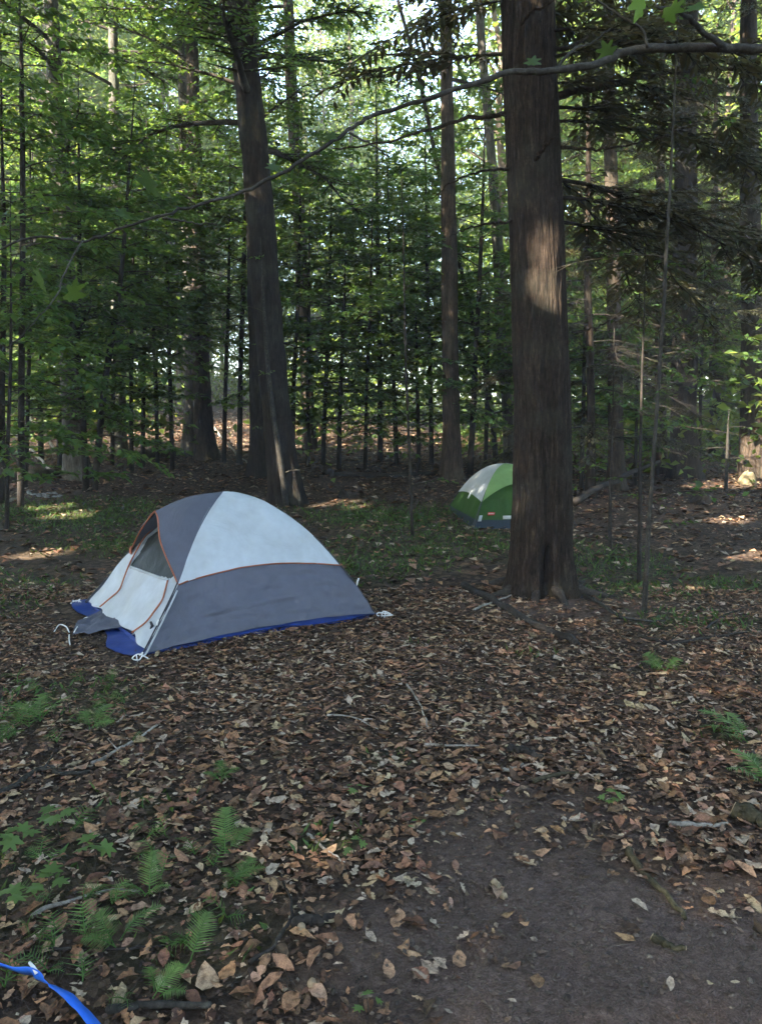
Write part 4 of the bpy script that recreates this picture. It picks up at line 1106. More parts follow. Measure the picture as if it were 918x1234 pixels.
def tent_two():
    A = ground_at(572, 637); e1 = nrm(np.array([0.99, 0.12, 0])); e2 = np.array([-e1[1], e1[0], 0])
    B = A + e1 * 1.38; C = A + e2 * 1.9; D = B + e2 * 1.9; c = (A + D) / 2; ZP = 0.80
    root = thing('tent', 'small green dome tent with pale rainfly behind the big hemlock', 'tent', c)
    def h(r): return 1 - r ** 2.1
    def pole(K, r):
        r = np.asarray(r, float); P = c + (K - c) * r[..., None]; P = P.copy(); P[..., 2] = A[2] + ZP * h(r) + 0.01; return P
    def face(K1, K2, s, r, bulge=0.02):
        p = pole(K1, r) * (1 - s)[:, None] + pole(K2, r) * s[:, None]
        return p + nrm((K1 + K2) / 2 - c)[None] * (bulge * 4 * s * (1 - s) * np.sin(pi * r))[:, None]
    fly = [('t2_light', A, B), ('t2_white', B, D), ('t2_light', D, C), ('t2_white', C, A)]
    for mat, K1, K2 in fly:
        V, F, u, v = grid(lambda u, v: face(K1, K2, u, 0.04 + 0.90 * v) + np.array([0, 0, 0.004]) * hsh(u * 3, v * 3, 2)[:, None], 30, 24)
        wall = MB().add(V - c, F).build('wall', MAT['t2_green'], root, smooth=True)
        V, F, u, v = grid(lambda u, v: face(K1, K2, u, v * (0.80 - (0.05 if mat == 't2_white' else 0.22) * np.sin(pi * u) ** 0.8), 0.05) + np.array([0, 0, 0.03]), 30, 16)
        MB().add(V - c, F).build('rainfly', MAT[mat], root, smooth=True)
        V, F, u, v = grid(lambda u, v: face(K1, K2, u, 0.925 + 0.085 * v, 0.04) - np.array([0, 0, 0.012]), 20, 4)
        MB().add(V - c, F).build('tub_floor', MAT['t2_navy'], root, smooth=True)
    for K in (A, B, C, D):
        r = np.linspace(0.05, 1.0, 24); o_ = nrm(K - c)
        MB().tube(pole(K, r) - c + o_ * 0.012 + np.array([0, 0, 0.01]), 0.007, 6).build('pole', MAT['pole_dark'], root, smooth=True)
        g = K + o_ * 0.10; g[2] = ground_z(g[0], g[1]) + 0.03
        MB().tube(np.array([pole(K, np.array([0.8]))[0] + o_ * 0.02 + [0, 0, 0.04], g]) - c, 0.005, 5).build('guy_cord', MAT['pole_dark'], root)
    # pale tabs at the foot of the walls and the red badge with white letters
    n = nrm((A + B) / 2 - c)
    def onf(s, r): return face(A, B, np.array([s]), np.array([r]))[0] + n * 0.012 + np.array([0, 0, 0.004])
    def quad(s0, s1, r0, r1, off, nm, mat, par):
        V = np.array([onf(s0, r1), onf(s1, r1), onf(s1, r0), onf(s0, r0)]) + n * off
        V = np.concatenate([V, V - n * 0.003])
        return MB().add(V - c, np.array([[0, 1, 2, 3], [7, 6, 5, 4], [0, 4, 5, 1], [1, 5, 6, 2], [2, 6, 7, 3], [3, 7, 4, 0]])).build(nm, MAT[mat], par)
    b = quad(0.105, 0.185, 0.874, 0.900, 0.0, 'badge', 'badge_red', root)
    for k in range(7): quad(0.112 + k * 0.0095, 0.117 + k * 0.0095, 0.881, 0.892, 0.003, 'letter', 'cord_white', b)
    quad(0.28, 0.62, 0.905, 0.935, 0.006, 'hem_band', 't2_white', root)
    quad(0.01, 0.045, 0.90, 0.95, 0.006, 'hem_tab', 't2_white', root)
    p = face(C, A, np.array([0.55]), np.array([0.74]))[0] + nrm((A + C) / 2 - c) * 0.03
    MB().tube(np.array([p + [0.03, 0, 0.06], p - [0.03, 0, 0.06]]) - c, 0.012, 6).build('toggle', MAT['cord_white'], root)
tent_two()

# ------------------------------------------------------------------ branch reaching over the camp from a maple on the right
def maple_leaf_mesh():
    tips = [(0, 1.0), (0.62, 0.66), (0.78, 0.12), (0.30, -0.12), (0, -0.06)]
    notch = [(0.20, 0.60), (0.34, 0.34), (0.40, 0.0), (0.1, -0.12)]
    r = []
    for k in range(4):
        t0, n0, t1 = np.array(tips[k]), np.array(notch[k]), np.array(tips[k + 1])
        r += [t0, t0 * 0.72 + n0 * 0.28 + np.array([0.05, 0.0]), n0, t1 * 0.75 + n0 * 0.25 + np.array([-0.01, 0.05])]
    r.append(np.array(tips[4]))
    R = np.array(r); L = R[::-1] * [-1, 1]
    P = np.concatenate([R, L[1:-1]])
    V = [(0.0, 0.35, 0.03)] + [(x, y + 0.06, -0.10 * (x * x + max(0, y - 0.4) ** 2)) for x, y in P]
    n = len(P); F = [(0, 1 + k, 1 + (k + 1) % n) for k in range(n)]
    V = np.array(V); V[:, :2] *= 0.62
    return V, np.array(F)
MLV, MLF = maple_leaf_mesh()
def near_leaf(parent, origin, p, size, yaw, pitch, tone, mat='fern', roll=0.0):
    me = MB().add(MLV, MLF[:, ::-1], tone).mesh('leaf', MAT[mat], False)
    o = obj('leaf', me, parent, np.asarray(p) - origin); o.scale = (size,) * 3; o.rotation_euler = (pitch, roll, yaw)
    return o

def overhang():
    base = np.array([2.75, 3.1, float(ground_z(2.75, 3.1))])
    t = thing('maple_tree', 'slender maple sending one long bare branch across above the tents', 'tree', base)
    z = np.linspace(-0.1, 8, 24); path = np.stack([0.03 * np.sin(z), 0.05 * np.cos(z * 0.7), z], 1); rad = 0.085 * (1 - z / 9.5)
    trunk_mesh(path, rad, 41, 16, 0.4, 0.06).build('trunk', MAT['bark_pale'], t, smooth=True)
    px = [(918, 57), (860, 57), (795, 58), (762, 60), (738, 69), (712, 79), (660, 85), (612, 88), (565, 102), (515, 120), (460, 136), (436, 147), (410, 163), (370, 190), (330, 214), (285, 234), (235, 248), (196, 260), (150, 274), (108, 290), (80, 288), (40, 286), (10, 297), (-40, 312)]
    Y = np.linspace(3.05, 2.35, len(px))
    P = np.concatenate([[base + [0, 0, 3.0], base + [-0.5, -0.02, 3.02]], [at(a, b, y) for (a, b), y in zip(px, Y)]])
    P = spline(P, 120); rng = np.random.default_rng(4); P += rng.normal(0, 0.0025, P.shape)
    w = np.interp(np.linspace(0, 1, 120), [0, 0.3, 0.36, 0.45, 0.7, 1], [0.018, 0.0125, 0.0100, 0.0072, 0.0052, 0.0028])
    w = w * (1 + 0.10 * (vnoise(np.arange(120) * 0.7, np.zeros(120)) - 0.5) * 2)
    MB().tube(P - base, w, 12).build('branch', MAT['branch'], t, smooth=True)
    def side(pxs, w0, w1, y0, y1):
        q = np.array([at(a, b, y) for (a, b), y in zip(pxs, np.linspace(y0, y1, len(pxs)))])
        q = spline(q, 20) + rng.normal(0, 0.002, (20, 3))
        MB().tube(q - base, np.linspace(w0, w1, 20), 7).build('twig', MAT['branch'], t, smooth=True)
    side([(872, 55), (850, 42), (832, 24), (815, 14), (790, 8)], 0.012, 0.005, 3.0, 2.8)
    side([(780, 57), (776, 42), (768, 30), (745, 18), (722, 2), (705, -12)], 0.006, 0.003, 2.95, 2.9)
    side([(668, 84), (690, 60), (712, 52), (735, 34)], 0.006, 0.003, 2.9, 3.0)
    side([(236, 248), (226, 238), (215, 232)], 0.003, 0.002, 2.48, 2.45)
    side([(100, 290), (80, 325), (70, 352), (45, 385), (20, 410), (2, 424)], 0.0026, 0.0013, 2.4, 2.1)
    side([(196, 262), (230, 268), (262, 270)], 0.004, 0.002, 2.45, 2.6)
    side([(420, 160), (450, 175), (470, 190)], 0.004, 0.002, 2.62, 2.7)
    for (a, b, y, s, yw, pt, tone, rl) in [
        (183, 232, 2.45, 0.14, 1.2, 1.25, 0.42, 0.2), (238, 228, 2.5, 0.11, -1.3, 1.3, 0.42, -0.2), (150, 262, 2.4, 0.07, 0.6, 1.0, 0.5, 0.2), (330, 205, 2.5, 0.06, 0.3, 1.0, 0.5, 0.1), (395, 168, 2.6, 0.07, -0.6, 0.9, 0.5, 0.2), (560, 96, 2.7, 0.08, 0.8, 1.0, 0.6, 0.1), (640, 78, 2.85, 0.07, -0.4, 1.1, 0.6, 0.2), (52, 348, 2.2, 0.11, 1.6, 1.3, 0.6, 0.3), (88, 362, 2.15, 0.10, -1.9, 1.2, 0.6, 0.2), (5, 428, 2.1, 0.08, 2.2, 0.9, 0.75, 0.0),
        (775, 12, 2.85, 0.15, 1.5, 1.1, 1.15, 0.3), (800, 22, 2.8, 0.13, -2.2, 0.6, 1.0, 0.0), (760, -6, 2.9, 0.14, 0.7, 0.7, 1.0, 0.2), (733, 68, 2.92, 0.09, 2.4, 1.2, 0.7, 0.3), (715, -4, 2.9, 0.12, 2.2, 0.8, 0.9, 0.1),
        (610, -2, 2.8, 0.10, 0.4, 1.2, 0.8, 0.0), (836, 12, 2.8, 0.10, -0.6, 0.8, 0.9, 0.1), (505, 108, 2.7, 0.07, 0.6, 1.1, 0.55, 0.2), (262, 272, 2.6, 0.07, -1.2, 1.0, 0.5, 0.0), (472, 192, 2.7, 0.06, -1.0, 1.0, 0.6, 0.2)]:
        near_leaf(t, base, at(a, b, y), s, yw, pt, (tone, tone, tone), 'leaf', rl)
    w_, l_ = foliage(rng, path, rad, **decid(4.6, 7.9, 22, (0.8, 2.0), 0.11))
    tag(w_.build('branches', MAT['twig'], t), kind='stuff'); l_.build('crown', MAT['leaf'], t)
overhang()

# ------------------------------------------------------------------ sticks, logs, stones and stumps
def stick(label, pxs, w, mat='deadwood', lift=0.5, name='fallen_branch', cat='branch', group=None, knots=0.08, sides=9, twigs=0, taper=0.55, zl=None, cut=False):
    G = np.array([ground_at(a, b) for a, b in pxs]); base = G.mean(0); base[2] = ground_z(base[0], base[1])
    rng = np.random.default_rng(int(pxs[0][0] * 13 + pxs[0][1])); n = 28
    d0 = proj(G.mean(0)[None])[0, 2]; r = w / 2 / FPX * d0
    P = spline(G, n)
    P[:, 2] = ground_z(P[:, 0], P[:, 1]) + r * lift + 0.012 + (0 if zl is None else np.interp(np.linspace(0, 1, n), np.linspace(0, 1, len(zl)), zl))
    ii_ = np.arange(n) * 0.45 + pxs[0][0]
    P[:, :2] += np.stack([vnoise(ii_, ii_ * 0 + 1) - 0.5, vnoise(ii_, ii_ * 0 + 7) - 0.5], 1) * 1.3 * r; P[:, 2] += (vnoise(ii_, ii_ * 0 + 13) - 0.5) * 0.6 * r
    R = r * np.linspace(1, taper, n) * (1 + 2.5 * knots * (vnoise(ii_ * 0.9, ii_ * 0 + 21) - 0.5))
    t = thing(name, label, cat, base, group)
    MB().tube(P - base, R, sides).build('wood', MAT[mat], t, smooth=True)
    for k in range(twigs):
        i = rng.integers(4, n - 3); L = rng.uniform(6, 16) * r; a = rng.uniform(0, 6.28)
        q = np.stack([P[i] - base + np.array([cos(a) * s_, sin(a) * s_, 0.3 * s_ + 0.2 * r]) * L for s_ in (0, 0.4, 1.0)])
        MB().tube(spline(q, 6), np.linspace(R[i] * 0.5, R[i] * 0.15, 6), 6).build('twig', MAT[mat], t, smooth=True)
    if cut:
        for i, s_ in ((0, -1), (n - 1, 1)):
            tdir = nrm(P[min(i + 1, n - 1)] - P[max(i - 1, 0)]) * s_
            V, F = tube(np.stack([P[i] - base, P[i] - base + tdir * 0.003]), R[i] * 0.93, sides); MB().add(V, F).build('cut_end', MAT['cutwood'], t)
    return t
m = M('cutwood'); nz = m.tex('Noise', 40, Detail=4); MAT['cutwood'] = m.out(m.ramp(nz.outputs['Fac'], [(0.3, (0.16, 0.115, 0.07)), (0.7, (0.34, 0.26, 0.165))]), None, 0.8)

stick('long pale bare stick slanting across leaves before the tent', [(113, 925), (140, 910), (165, 895), (190, 877)], 5, twigs=1)
stick('dark crooked branch lying in the leaves left of the pale stick', [(-20, 968), (20, 950), (55, 930), (75, 938), (110, 935)], 8, 'branch', twigs=2)
stick('thin pale curved twig on leaves below the bare stick', [(395, 865), (425, 868), (455, 882)], 3, taper=0.3)
stick('straight whitish twig among leaves above the bare soil', [(510, 902), (545, 903), (580, 903)], 4, taper=0.5)
stick('short bright peeled twig at the edge of the bare soil', [(606, 933), (618, 931), (630, 926)], 5)
stick('dark charred chunk of wood by the peeled twig', [(612, 908), (635, 912), (652, 918)], 11, 'darkwood')
stick('greyish flat stick bordering the bare soil', [(640, 948), (670, 938), (700, 938), (728, 948)], 6, 'mossy')
stick('long half buried root running from the big hemlock over leaves', [(560, 708), (585, 722), (610, 735), (640, 752), (672, 768), (692, 780)], 12, 'darkwood', lift=0.1, taper=0.7)
stick('thin pale twig crossing the mossy root below the hemlock', [(570, 738), (610, 722), (650, 708)], 3, taper=0.3)
stick('slender fallen branch between the hemlock root and the twin sapling', [(690, 716), (720, 728), (750, 748), (800, 752)], 5, 'branch', twigs=2)
stick('fallen forked branch on the ground right of the twin sapling', [(770, 770), (810, 778), (850, 772), (900, 765)], 5, 'darkwood', twigs=3)
stick('thin dark twig arching at the leafy right margin', [(850, 760), (870, 745), (895, 735)], 3, 'darkwood')
stick('grey weathered log end at the leafy right margin', [(888, 985), (905, 993), (940, 1010)], 22, 'mossy', lift=0.4, name='log', cat='log', cut=True)
stick('thin grey stick pointing at the weathered log end', [(805, 998), (840, 1000), (878, 998)], 7, 'deadwood')
stick('rotten brown stick lying across bare soil', [(755, 1030), (775, 1055), (800, 1085), (828, 1115)], 10, 'mossy', lift=0.3)
stick('yellow split wood chip on the bare soil', [(596, 1067), (602, 1077), (611, 1088)], 8, 'cutwood', lift=0.1, name='wood_chip', cat='wood chip', taper=0.8)
stick('short green mossy twig piece with a pale broken end on bare soil', [(788, 1138), (805, 1145), (828, 1151)], 10, 'mossy', cut=True)
stick('smooth grey stick half under leaves near the blue strap', [(128, 1226), (160, 1222), (200, 1220), (256, 1218)], 11, 'branch', taper=0.7)
stick('thin dark straight twig among the ferns', [(60, 1150), (110, 1150), (160, 1148), (200, 1146)], 5, 'darkwood', taper=0.5)
stick('curved tan stick passing behind the seedling leaves', [(38, 1112), (55, 1102), (90, 1090), (130, 1078), (170, 1080)], 6, 'deadwood', taper=0.4)
stick('dark rotten stick by the pale cut wood slice', [(300, 1168), (335, 1140), (352, 1100), (340, 1060)], 6, 'darkwood', taper=0.5)
stick('thin twig slanting in the litter right of the ferns', [(370, 1010), (395, 1030), (415, 1045)], 4, 'deadwood')
stick('black charcoal lump in the litter below the ferns', [(358, 1122), (380, 1118), (402, 1112)], 15, 'darkwood', lift=0.5)
stick('thin curled grey twig on leaves right of the tent corner', [(490, 828), (505, 850), (512, 868), (515, 880)], 3, taper=0.4)
stick('fallen log with a knob lying behind the tent', [(388, 572), (420, 574), (470, 575), (520, 573), (560, 580)], 7, 'darkwood', name='log', cat='log', twigs=1)
stick('thin grey pole leaning low behind the dark hardwood', [(258, 530), (275, 545), (300, 562)], 3, 'deadwood', zl=[0.35, 0.15, 0.02])
stick('mossy rotten log beside the close pair of trunks', [(172, 553), (195, 551), (222, 549)], 15, 'mossy', name='log', cat='log')
stick('long pale dead pole propped among the left saplings', [(38, 545), (60, 556), (85, 566)], 5, 'deadwood', zl=[0.8, 0.4, 0.05])
stick('second dead pole slanting across the first at the left', [(-10, 548), (30, 560), (62, 572)], 5, 'deadwood', zl=[0.9, 0.4, 0.05])
stick('dark mossy log at the foot of the pale grey trunk', [(40, 580), (75, 574), (110, 578)], 16, 'mossy', name='log', cat='log')
stick('pale stick on the ground at the foot of the tall thin sapling', [(5, 606), (18, 604), (30, 601)], 5, 'deadwood')
stick('low mossy log left of the tall thin sapling', [(-20, 585), (10, 580), (35, 574)], 13, 'mossy', name='log', cat='log')
stick('fallen trunk half hidden behind the big hemlock', [(690, 612), (730, 604), (790, 590)], 9, 'darkwood', name='log', cat='log', zl=[0.05, 0.25, 0.5])

def lump(name, label, cat, px, py, w, h, mat, seed, flat=0.0):
    g = ground_at(px, py); d = proj(g[None])[0, 2]; rx = w / 2 / FPX * d; rz = h / FPX * d
    nu, nv = 28, 14
    u = np.linspace(0, 2 * pi, nu, endpoint=False); v = np.linspace(0, pi / 2, nv)
    U, Wv = np.meshgrid(u, v)
    f = 1 + 0.45 * (vnoise(np.cos(U) * 2.2 + seed, np.sin(U) * 2.2 + Wv * 2.5) - 0.5) + 0.2 * (vnoise(np.cos(U) * 6 + seed, np.sin(U) * 6 + Wv * 7) - 0.5)
    P = np.stack([rx * np.cos(U) * np.cos(Wv) * f, rx * 0.8 * np.sin(U) * np.cos(Wv) * f, rz * np.sin(Wv) * f - 0.03], -1).reshape(-1, 3)
    i = np.arange(nv - 1)[:, None] * nu; j = np.arange(nu)[None]; k = (j + 1) % nu
    F = np.stack([i + j, i + k, i + nu + k, i + nu + j], -1).reshape(-1, 4)
    o = MB().add(P, F).build(name, MAT[mat], None, g, smooth=True)
    return tag(o, label, cat)
m = M('stone_pale'); nz = m.tex('Noise', 9, Detail=7); MAT['stone_pale'] = m.out(m.ramp(nz.outputs['Fac'], [(0.3, (0.13, 0.105, 0.06)), (0.7, (0.26, 0.22, 0.13))]), m.bump(nz.outputs['Fac'], 0.5, 0.02), 0.9)
m = M('stone_grey'); nz = m.tex('Noise', 12, Detail=7); MAT['stone_grey'] = m.out(m.ramp(nz.outputs['Fac'], [(0.3, (0.10, 0.10, 0.10)), (0.7, (0.30, 0.30, 0.29))]), m.bump(nz.outputs['Fac'], 0.5, 0.02), 0.9)
lump('stone', 'pale rounded stone in the sun at the foot of the reddish trunk', 'stone', 900, 583, 21, 16, 'stone_pale', 2)
lump('stump', 'dark rotten root mound on the brown slope', 'stump', 846, 606, 30, 13, 'darkwood', 5)
lump('stump', 'small black stump beside the sun spot behind the tent', 'stump', 413, 600, 13, 11, 'darkwood', 7)
lump('stump', 'black knob of rotten wood by the fallen log', 'stump', 398, 574, 12, 10, 'darkwood', 8)
rng = np.random.default_rng(55)
for k in range(16):
    lump('stone', 'small grey stone in the heap by the tall thin sapling', 'stone', rng.uniform(33, 78), rng.uniform(590, 600), rng.uniform(6, 11), rng.uniform(3, 5), 'stone_grey', k + 20)['group'] = 'stones heaped by the sapling'
def disc(label, px, py, r, mat='cutwood'):
    g = ground_at(px, py); d = proj(g[None])[0, 2]; R = r / FPX * d
    s = np.arange(14) / 14 * 2 * pi; rg = np.random.default_rng(int(px))
    rr_ = R * (1 + 0.08 * rg.standard_normal(14)); ring = np.stack([np.cos(s) * rr_, np.sin(s) * rr_, 0 * s], -1)
    V = np.concatenate([ring, ring + [0, 0.1 * R, 0.012]]); i = np.arange(14)
    F = [np.stack([i, (i + 1) % 14, (i + 1) % 14 + 14, i + 14], -1), (i + 14)[None]]
    o = MB().add(V, F).build('wood_slice', MAT[mat], None, g + [0, 0, 0.02]); o.rotation_euler = (0.35, 0.1, 0)
    return tag(o, label, 'wood slice')
disc('round pale cut slice of wood by the charcoal lump', 363, 1127, 5)
disc('pale cut slice of wood among oak leaves', 376, 1196, 5)
disc('tiny pale wood slice right of the ferns', 324, 1003, 4)

# ------------------------------------------------------------------ blue strap with a white peg
def strap():
    px = [(-45, 1152), (0, 1163), (22, 1170), (40, 1172), (52, 1182), (66, 1190), (80, 1198), (92, 1210), (106, 1226), (130, 1256), (160, 1300)]
    z = [0.05, 0.07, 0.075, 0.085, 0.06, 0.045, 0.06, 0.055, 0.04, 0.03, 0.02]
    cam_ = np.array([0, 0, CAM_H]); P = np.array([cam_ + (ground_at(a, b) - cam_) * (1 - h_ / CAM_H) for (a, b), h_ in zip(px, z)])
    base = P[3].copy(); base[2] = ground_z(base[0], base[1])
    Q = spline(P, 90); t_ = nrm(np.gradient(Q, axis=0))
    tw = np.interp(np.linspace(0, 1, 90), [0, 0.18, 0.33, 0.45, 0.6, 0.8, 1], [0.9, 1.0, 1.25, 0.75, 0.5, 0.5, 0.3])
    side = nrm(np.cross(t_, [0, 0, 1.0])); up = np.cross(side, t_)
    w = side * np.cos(tw)[:, None] + up * np.sin(tw)[:, None]; nn = np.cross(t_, w)
    H = 0.019
    prof = [(-1, -1), (1, -1), (1, 1), (-1, 1)]
    V = np.stack([Q + w * H * a + nn * 0.0009 * b for a, b in prof], 1).reshape(-1, 3)
    i = np.arange(89)[:, None] * 4; j = np.arange(4)[None]; k = (j + 1) % 4
    F = np.stack([i + j, i + k, i + 4 + k, i + 4 + j], -1).reshape(-1, 4)
    m = M('strap_blue'); n = m.tex('Wave', 240, None); 
    MAT['strap'] = m.out((0.02, 0.14, 0.66), m.bump(n.outputs['Fac'], 0.3, 0.001), 0.5, 0.4)
    t = thing('strap', 'bright blue webbing strap pegged over twigs and leaves', 'strap', base)
    MB().add(V - base, F).build('webbing', MAT['strap'], t, smooth=False)
    p = Q[28]
    MB().tube(np.array([at(36, 1160, p[1] + 0.02), at(41, 1166, p[1]), at(45, 1173, p[1] - 0.005)]) - base, [0.004, 0.005, 0.006], 8).build('peg', MAT['cord_white'], t, smooth=True)
strap()

# ------------------------------------------------------------------ ferns, seedlings, grass
def frond_mesh(rng, L, n=15, tone=1.0, wid=0.30):
    s = np.linspace(0, 1, 12); P = np.stack([0 * s, L * s * (1 - 0.12 * s), L * (0.55 * s - 0.55 * s ** 2)], 1)
    mb = MB(); mb.tube(P, 0.0022 * (1 - 0.7 * s), 5, False, (0.7 * tone, 0.9 * tone, 0.7 * tone))
    for k in range(n):
        f = 0.16 + 0.83 * k / n; u = f * 11; i = int(u); p = P[i] + (P[min(i + 1, 11)] - P[i]) * (u - i)
        pl = L * wid * math.sin(pi * (0.16 + 0.80 * f)) ** 0.9 + 0.004
        for sg in (-1, 1):
            d = nrm(np.array([sg * 0.92, 0.42, rng.normal(-0.05, 0.12)])); m_ = 5
            q = np.linspace(0, 1, m_); w = L * 0.0165 * (1 - q * 0.85) * np.array([0.8, 1.25, 0.95, 1.1, 0.4])
            c = p + d * (pl * q)[:, None] + np.array([0, 0, -0.12]) * (pl * q ** 2)[:, None]
            sd = nrm(np.cross(d, [0, 0, 1.0]))
            V = np.concatenate([c + sd * w[:, None], c - sd * w[:, None]])
            F = np.array([(a, a + 1, a + 1 + m_, a + m_) for a in range(m_ - 1)])
            tn = np.array([1, 1, 1]) * tone * rng.uniform(0.8, 1.2)
            mb.add(V, F, tn)
    return mb
def fern(label, px, py, fr, seed, group='ferns and seedlings on the leafy floor'):
    rng = np.random.default_rng(seed); g = ground_at(px, py)
    t = thing('fern', label, 'fern', g, group)
    for (yaw, L, pitch) in fr:
        o = frond_mesh(rng, L, 17, rng.uniform(0.75, 1.15)).build('frond', MAT['fern'], t)
        o.rotation_euler = (pitch, rng.normal(0, 0.2), yaw); o.location = (rng.normal(0, 0.01), rng.normal(0, 0.01), 0.02)
    return t
fern('fern with one upright saw-toothed frond beside the seedlings', 176, 1085, [(0.15, 0.16, 0.75), (1.6, 0.11, 0.3), (-1.2, 0.10, 0.2)], 1)
fern('fern frond standing alone right of the others near dark sticks', 228, 1172, [(-0.1, 0.16, 0.7), (2.2, 0.07, 0.2)], 2)
fern('broad low fern by the sunburned leaves', 140, 1148, [(0.5, 0.15, 0.4), (-0.9, 0.17, 0.35), (1.5, 0.12, 0.25)], 3)
fern('little fern near the smooth grey stick', 190, 1208, [(-0.6, 0.12, 0.5), (0.6, 0.09, 0.3), (-1.7, 0.09, 0.3)], 4)
fern('loose pale fern above the other fronds', 272, 1035, [(0.1, 0.20, 0.6), (-0.7, 0.13, 0.4), (0.9, 0.10, 0.3)], 5)
fern('fern spreading toward the pale wood slices', 280, 1075, [(-1.2, 0.15, 0.3), (-0.4, 0.13, 0.4), (1.0, 0.1, 0.3)], 6)
fern('fern in the green patch left of the bare stick', 50, 872, [(0.2, 0.22, 0.5), (1.2, 0.2, 0.4), (-0.9, 0.24, 0.4), (2.0, 0.2, 0.3)], 7)
fern('fern beside the grass near the pale bare stick', 110, 882, [(-0.4, 0.18, 0.55), (0.7, 0.16, 0.4), (-1.4, 0.14, 0.3)], 8)
fern('fern leaning out at the right margin', 898, 898, [(0.9, 0.28, 0.4), (1.5, 0.26, 0.3), (0.2, 0.2, 0.5), (2.1, 0.2, 0.3)], 9)
fern('fern over the weathered log end', 920, 950, [(0.6, 0.22, 0.5), (1.6, 0.2, 0.4), (0, 0.18, 0.5)], 10)
fern('small fern on leaves above the loose pale fern', 268, 948, [(0.3, 0.12, 0.5), (-0.8, 0.12, 0.3), (1.3, 0.10, 0.3)], 11)
fern('fern by the grass tuft below the twin sapling', 800, 812, [(0.3, 0.2, 0.4), (-0.9, 0.18, 0.3), (1.4, 0.18, 0.3)], 12)

def seedling(label, px, py, leaves, seed, hgt=0.10):
    rng = np.random.default_rng(seed); g = ground_at(px, py); t = thing('seedling', label, 'seedling', g, 'ferns and seedlings on the leafy floor')
    MB().tube(np.array([[0, 0, -0.01], [0.004, 0, hgt * 0.5], [0, 0.004, hgt]]), [0.002, 0.0018, 0.0012], 6).build('stem', MAT['twig'], t, smooth=True)
    for k in range(leaves):
        a = k * 2.4 + rng.normal(0, 0.3); s = rng.uniform(0.055, 0.085) * hgt / 0.1
        tn = rng.uniform(0.75, 1.15)
        near_leaf(t, np.zeros(3), (-sin(a) * 0.025, cos(a) * 0.025, hgt * (0.85 + 0.2 * rng.random())), s, a, rng.normal(-0.1, 0.25), (tn, tn, tn), 'fern', rng.normal(0, 0.2))
seedling('maple seedling with spread leaves above the strap', 60, 1092, 5, 1)
seedling('maple seedling at the ferny edge, leaning leaves', 25, 1040, 5, 2, 0.12)
seedling('maple seedling beyond the leaning one', 70, 1015, 5, 3, 0.12)
seedling('maple seedling touching the upright fern', 115, 1055, 5, 4, 0.12)
seedling('dark low seedling at the strap side of the ferns', 8, 1115, 4, 5)
seedling('green seedling alone on the bare soil', 735, 978, 6, 6, 0.07)
seedling('single leaved seedling by the curled oak leaves', 442, 1226, 3, 7, 0.05)
seedling('tiny seedling near the tan oak leaf', 600, 972, 2, 8, 0.04)
seedling('seedling among leaves right of the ferns', 425, 1035, 4, 9, 0.06)
seedling('seedling in litter below the thin curved twig', 430, 965, 4, 10, 0.06)
seedling('seedling on leaves before the tent corner', 500, 1006, 3, 11, 0.05)

rng = np.random.default_rng(88)
sprig_spots = [(rng.uniform(5, 300), rng.uniform(985, 1215)) for _ in range(32)] + [(rng.uniform(0, 170), rng.uniform(810, 900)) for _ in range(26)]
for k, (px, py) in enumerate(sprig_spots):
    g = ground_at(px, py); low = py > 950
    t = thing('herb_sprig', 'small green herb sprig coming up through leaf litter among the ferns' if low else 'small green herb sprig in the green patch left of the bare stick', 'herb', g, 'herb sprigs among the ferns' if low else 'herb sprigs in the green patch')
    for q in range(rng.integers(2, 5)):
        o = frond_mesh(rng, rng.uniform(0.05, 0.12), int(rng.integers(4, 8)), rng.uniform(0.6, 1.15), rng.uniform(0.35, 0.6)).build('frond', MAT['fern'], t)
        o.rotation_euler = (rng.uniform(0.1, 0.9), rng.normal(0, 0.3), rng.uniform(0, 6.28)); o.location = (0, 0, 0.015)

def grass():
    rng = np.random.default_rng(21); n = 190000
    y = np.sqrt(rng.uniform(1.3 ** 2, 15 ** 2, n)); x = rng.uniform(-1, 1, n) * (y * 0.53 + 0.8)
    k = rng.random(n) < np.clip(green(x, y) - 0.16, 0, 1) * 0.62
    e1, e2 = TB - TA, TC - TA; q = np.stack([x - TA[0], y - TA[1]], 1); u_ = q @ e1[:2] / (e1 @ e1); v_ = q @ e2[:2] / (e2 @ e2)
    k &= ~((u_ > -0.02) & (u_ < 1) & (v_ > -0.02) & (v_ < 1))
    x, y = x[k], y[k]; n = len(x)
    P = np.stack([x, y, ground_z(x, y)], 1); a = rng.uniform(0, 2 * pi, n)
    D = nrm(np.stack([np.cos(a) * 0.8, np.sin(a) * 0.8, rng.uniform(0.35, 1.2, n)], 1))
    L = rng.uniform(0.025, 0.065, n) * (1 + 0.04 * y); N = nrm(rng.normal(0, 1, (n, 3)))
    mb = MB(); leaf_cards(mb, P, D, N, L, L * rng.uniform(0.08, 0.32, n), tint(rng, n, 0.35))
    tag(mb.build('grass', MAT['grass']), 'thin low green grass and herbs in patches on the floor', 'grass', kind='stuff')
grass()

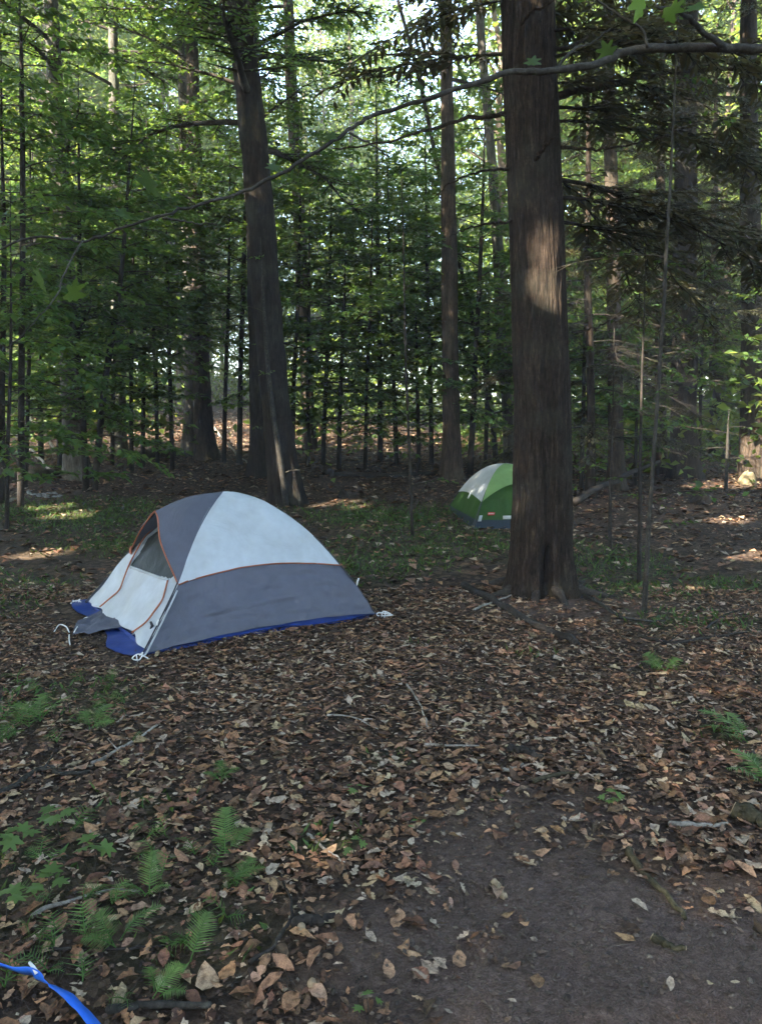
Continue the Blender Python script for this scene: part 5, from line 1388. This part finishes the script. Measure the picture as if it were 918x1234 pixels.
# single dead leaves that stand out
def lone_leaf(label, px, py, size, yaw, tone, kind='oak', seed=0):
    rng = np.random.default_rng(seed + 500); V, F = leaf_shape(kind, rng, 22 if kind == 'oak' else 10)
    V = V.copy(); V[:, 2] *= 0.55
    g = ground_at(px, py); o = MB().add(V * size, F, tone).build('fallen_leaf', MAT['litter'], None, g + [0, 0, 0.012], smooth=True)
    o.rotation_euler = (0.05, 0.05, yaw); return tag(o, label, 'leaf', 'single dead leaves lying apart')
lone_leaf('pale tan oak leaf flat on the bare dark soil', 632, 1042, 0.105, 2.2, (0.42, 0.31, 0.20), 'oak', 1)
lone_leaf('buff oak leaf on soil near the mossy twig piece', 872, 1108, 0.10, 2.6, (0.40, 0.31, 0.20), 'oak', 2)
lone_leaf('small ochre leaf on soil beside the mossy twig piece', 752, 1134, 0.065, 2.4, (0.36, 0.22, 0.11), 'beech', 3)
lone_leaf('rust brown upright leaf on the edge of the bare soil', 461, 1061, 0.075, 1.9, (0.30, 0.13, 0.06), 'broad', 4)
lone_leaf('bleached oak leaf beside the rust brown leaf', 490, 1068, 0.10, 2.7, (0.33, 0.28, 0.20), 'oak', 5)
lone_leaf('pinkish brown oval leaf near the weathered log end', 846, 975, 0.085, 1.6, (0.36, 0.20, 0.13), 'beech', 6)
lone_leaf('tan leaf standing on edge in the leafy heap below the soil', 468, 1175, 0.085, 1.7, (0.38, 0.23, 0.14), 'beech', 7)
lone_leaf('narrow brown leaf on the soil right of the leafy heap', 553, 1162, 0.085, 1.5, (0.33, 0.20, 0.12), 'beech', 8)
lone_leaf('whitish crumpled oak leaf in the leafy heap below the soil', 518, 1172, 0.13, 0.7, (0.38, 0.28, 0.20), 'oak', 9)
lone_leaf('long brown leaf by the fern that stands alone', 250, 1185, 0.12, 1.9, (0.40, 0.28, 0.18), 'broad', 10)
lone_leaf('orange brown leaf touching the long brown leaf', 275, 1176, 0.085, 1.3, (0.36, 0.20, 0.10), 'beech', 11)
lone_leaf('bleached oak leaf near the green seedling on soil', 795, 945, 0.09, 0.6, (0.42, 0.34, 0.24), 'oak', 12)
lone_leaf('cream leaf scrap lying on the bare soil', 733, 1022, 0.04, 0.4, (0.60, 0.52, 0.42), 'beech', 13)
lone_leaf('dark brown curled leaf on bare soil below the wood chip', 647, 1188, 0.06, 1.5, (0.22, 0.13, 0.07), 'broad', 14)

# ------------------------------------------------------------------ thin haze in the wood
def haze():
    top, bot = 46.0, -2.0
    V = [(x, y, z) for z in (bot, top) for x, y in ((-310, -310), (310, -310), (310, 310), (-310, 310))]
    F = [np.array([(0, 3, 2, 1), (4, 5, 6, 7), (0, 1, 5, 4), (1, 2, 6, 5), (2, 3, 7, 6), (3, 0, 4, 7)])]
    m = bpy.data.materials.new('haze'); m.use_nodes = True; t = m.node_tree
    for n in list(t.nodes):
        if n.type != 'OUTPUT_MATERIAL': t.nodes.remove(n)
    v = t.nodes.new('ShaderNodeVolumePrincipled'); v.inputs['Color'].default_value = (0.80, 0.88, 0.95, 1); v.inputs['Density'].default_value = HAZE; v.inputs['Anisotropy'].default_value = 0.0
    t.links.new(v.outputs[0], t.nodes['Material Output'].inputs['Volume'])
    tag(MB().add(np.array(V), F).build('haze', m), 'thin pale haze hanging in the wood', 'haze', kind='stuff')
HAZE = 0.0022
haze()
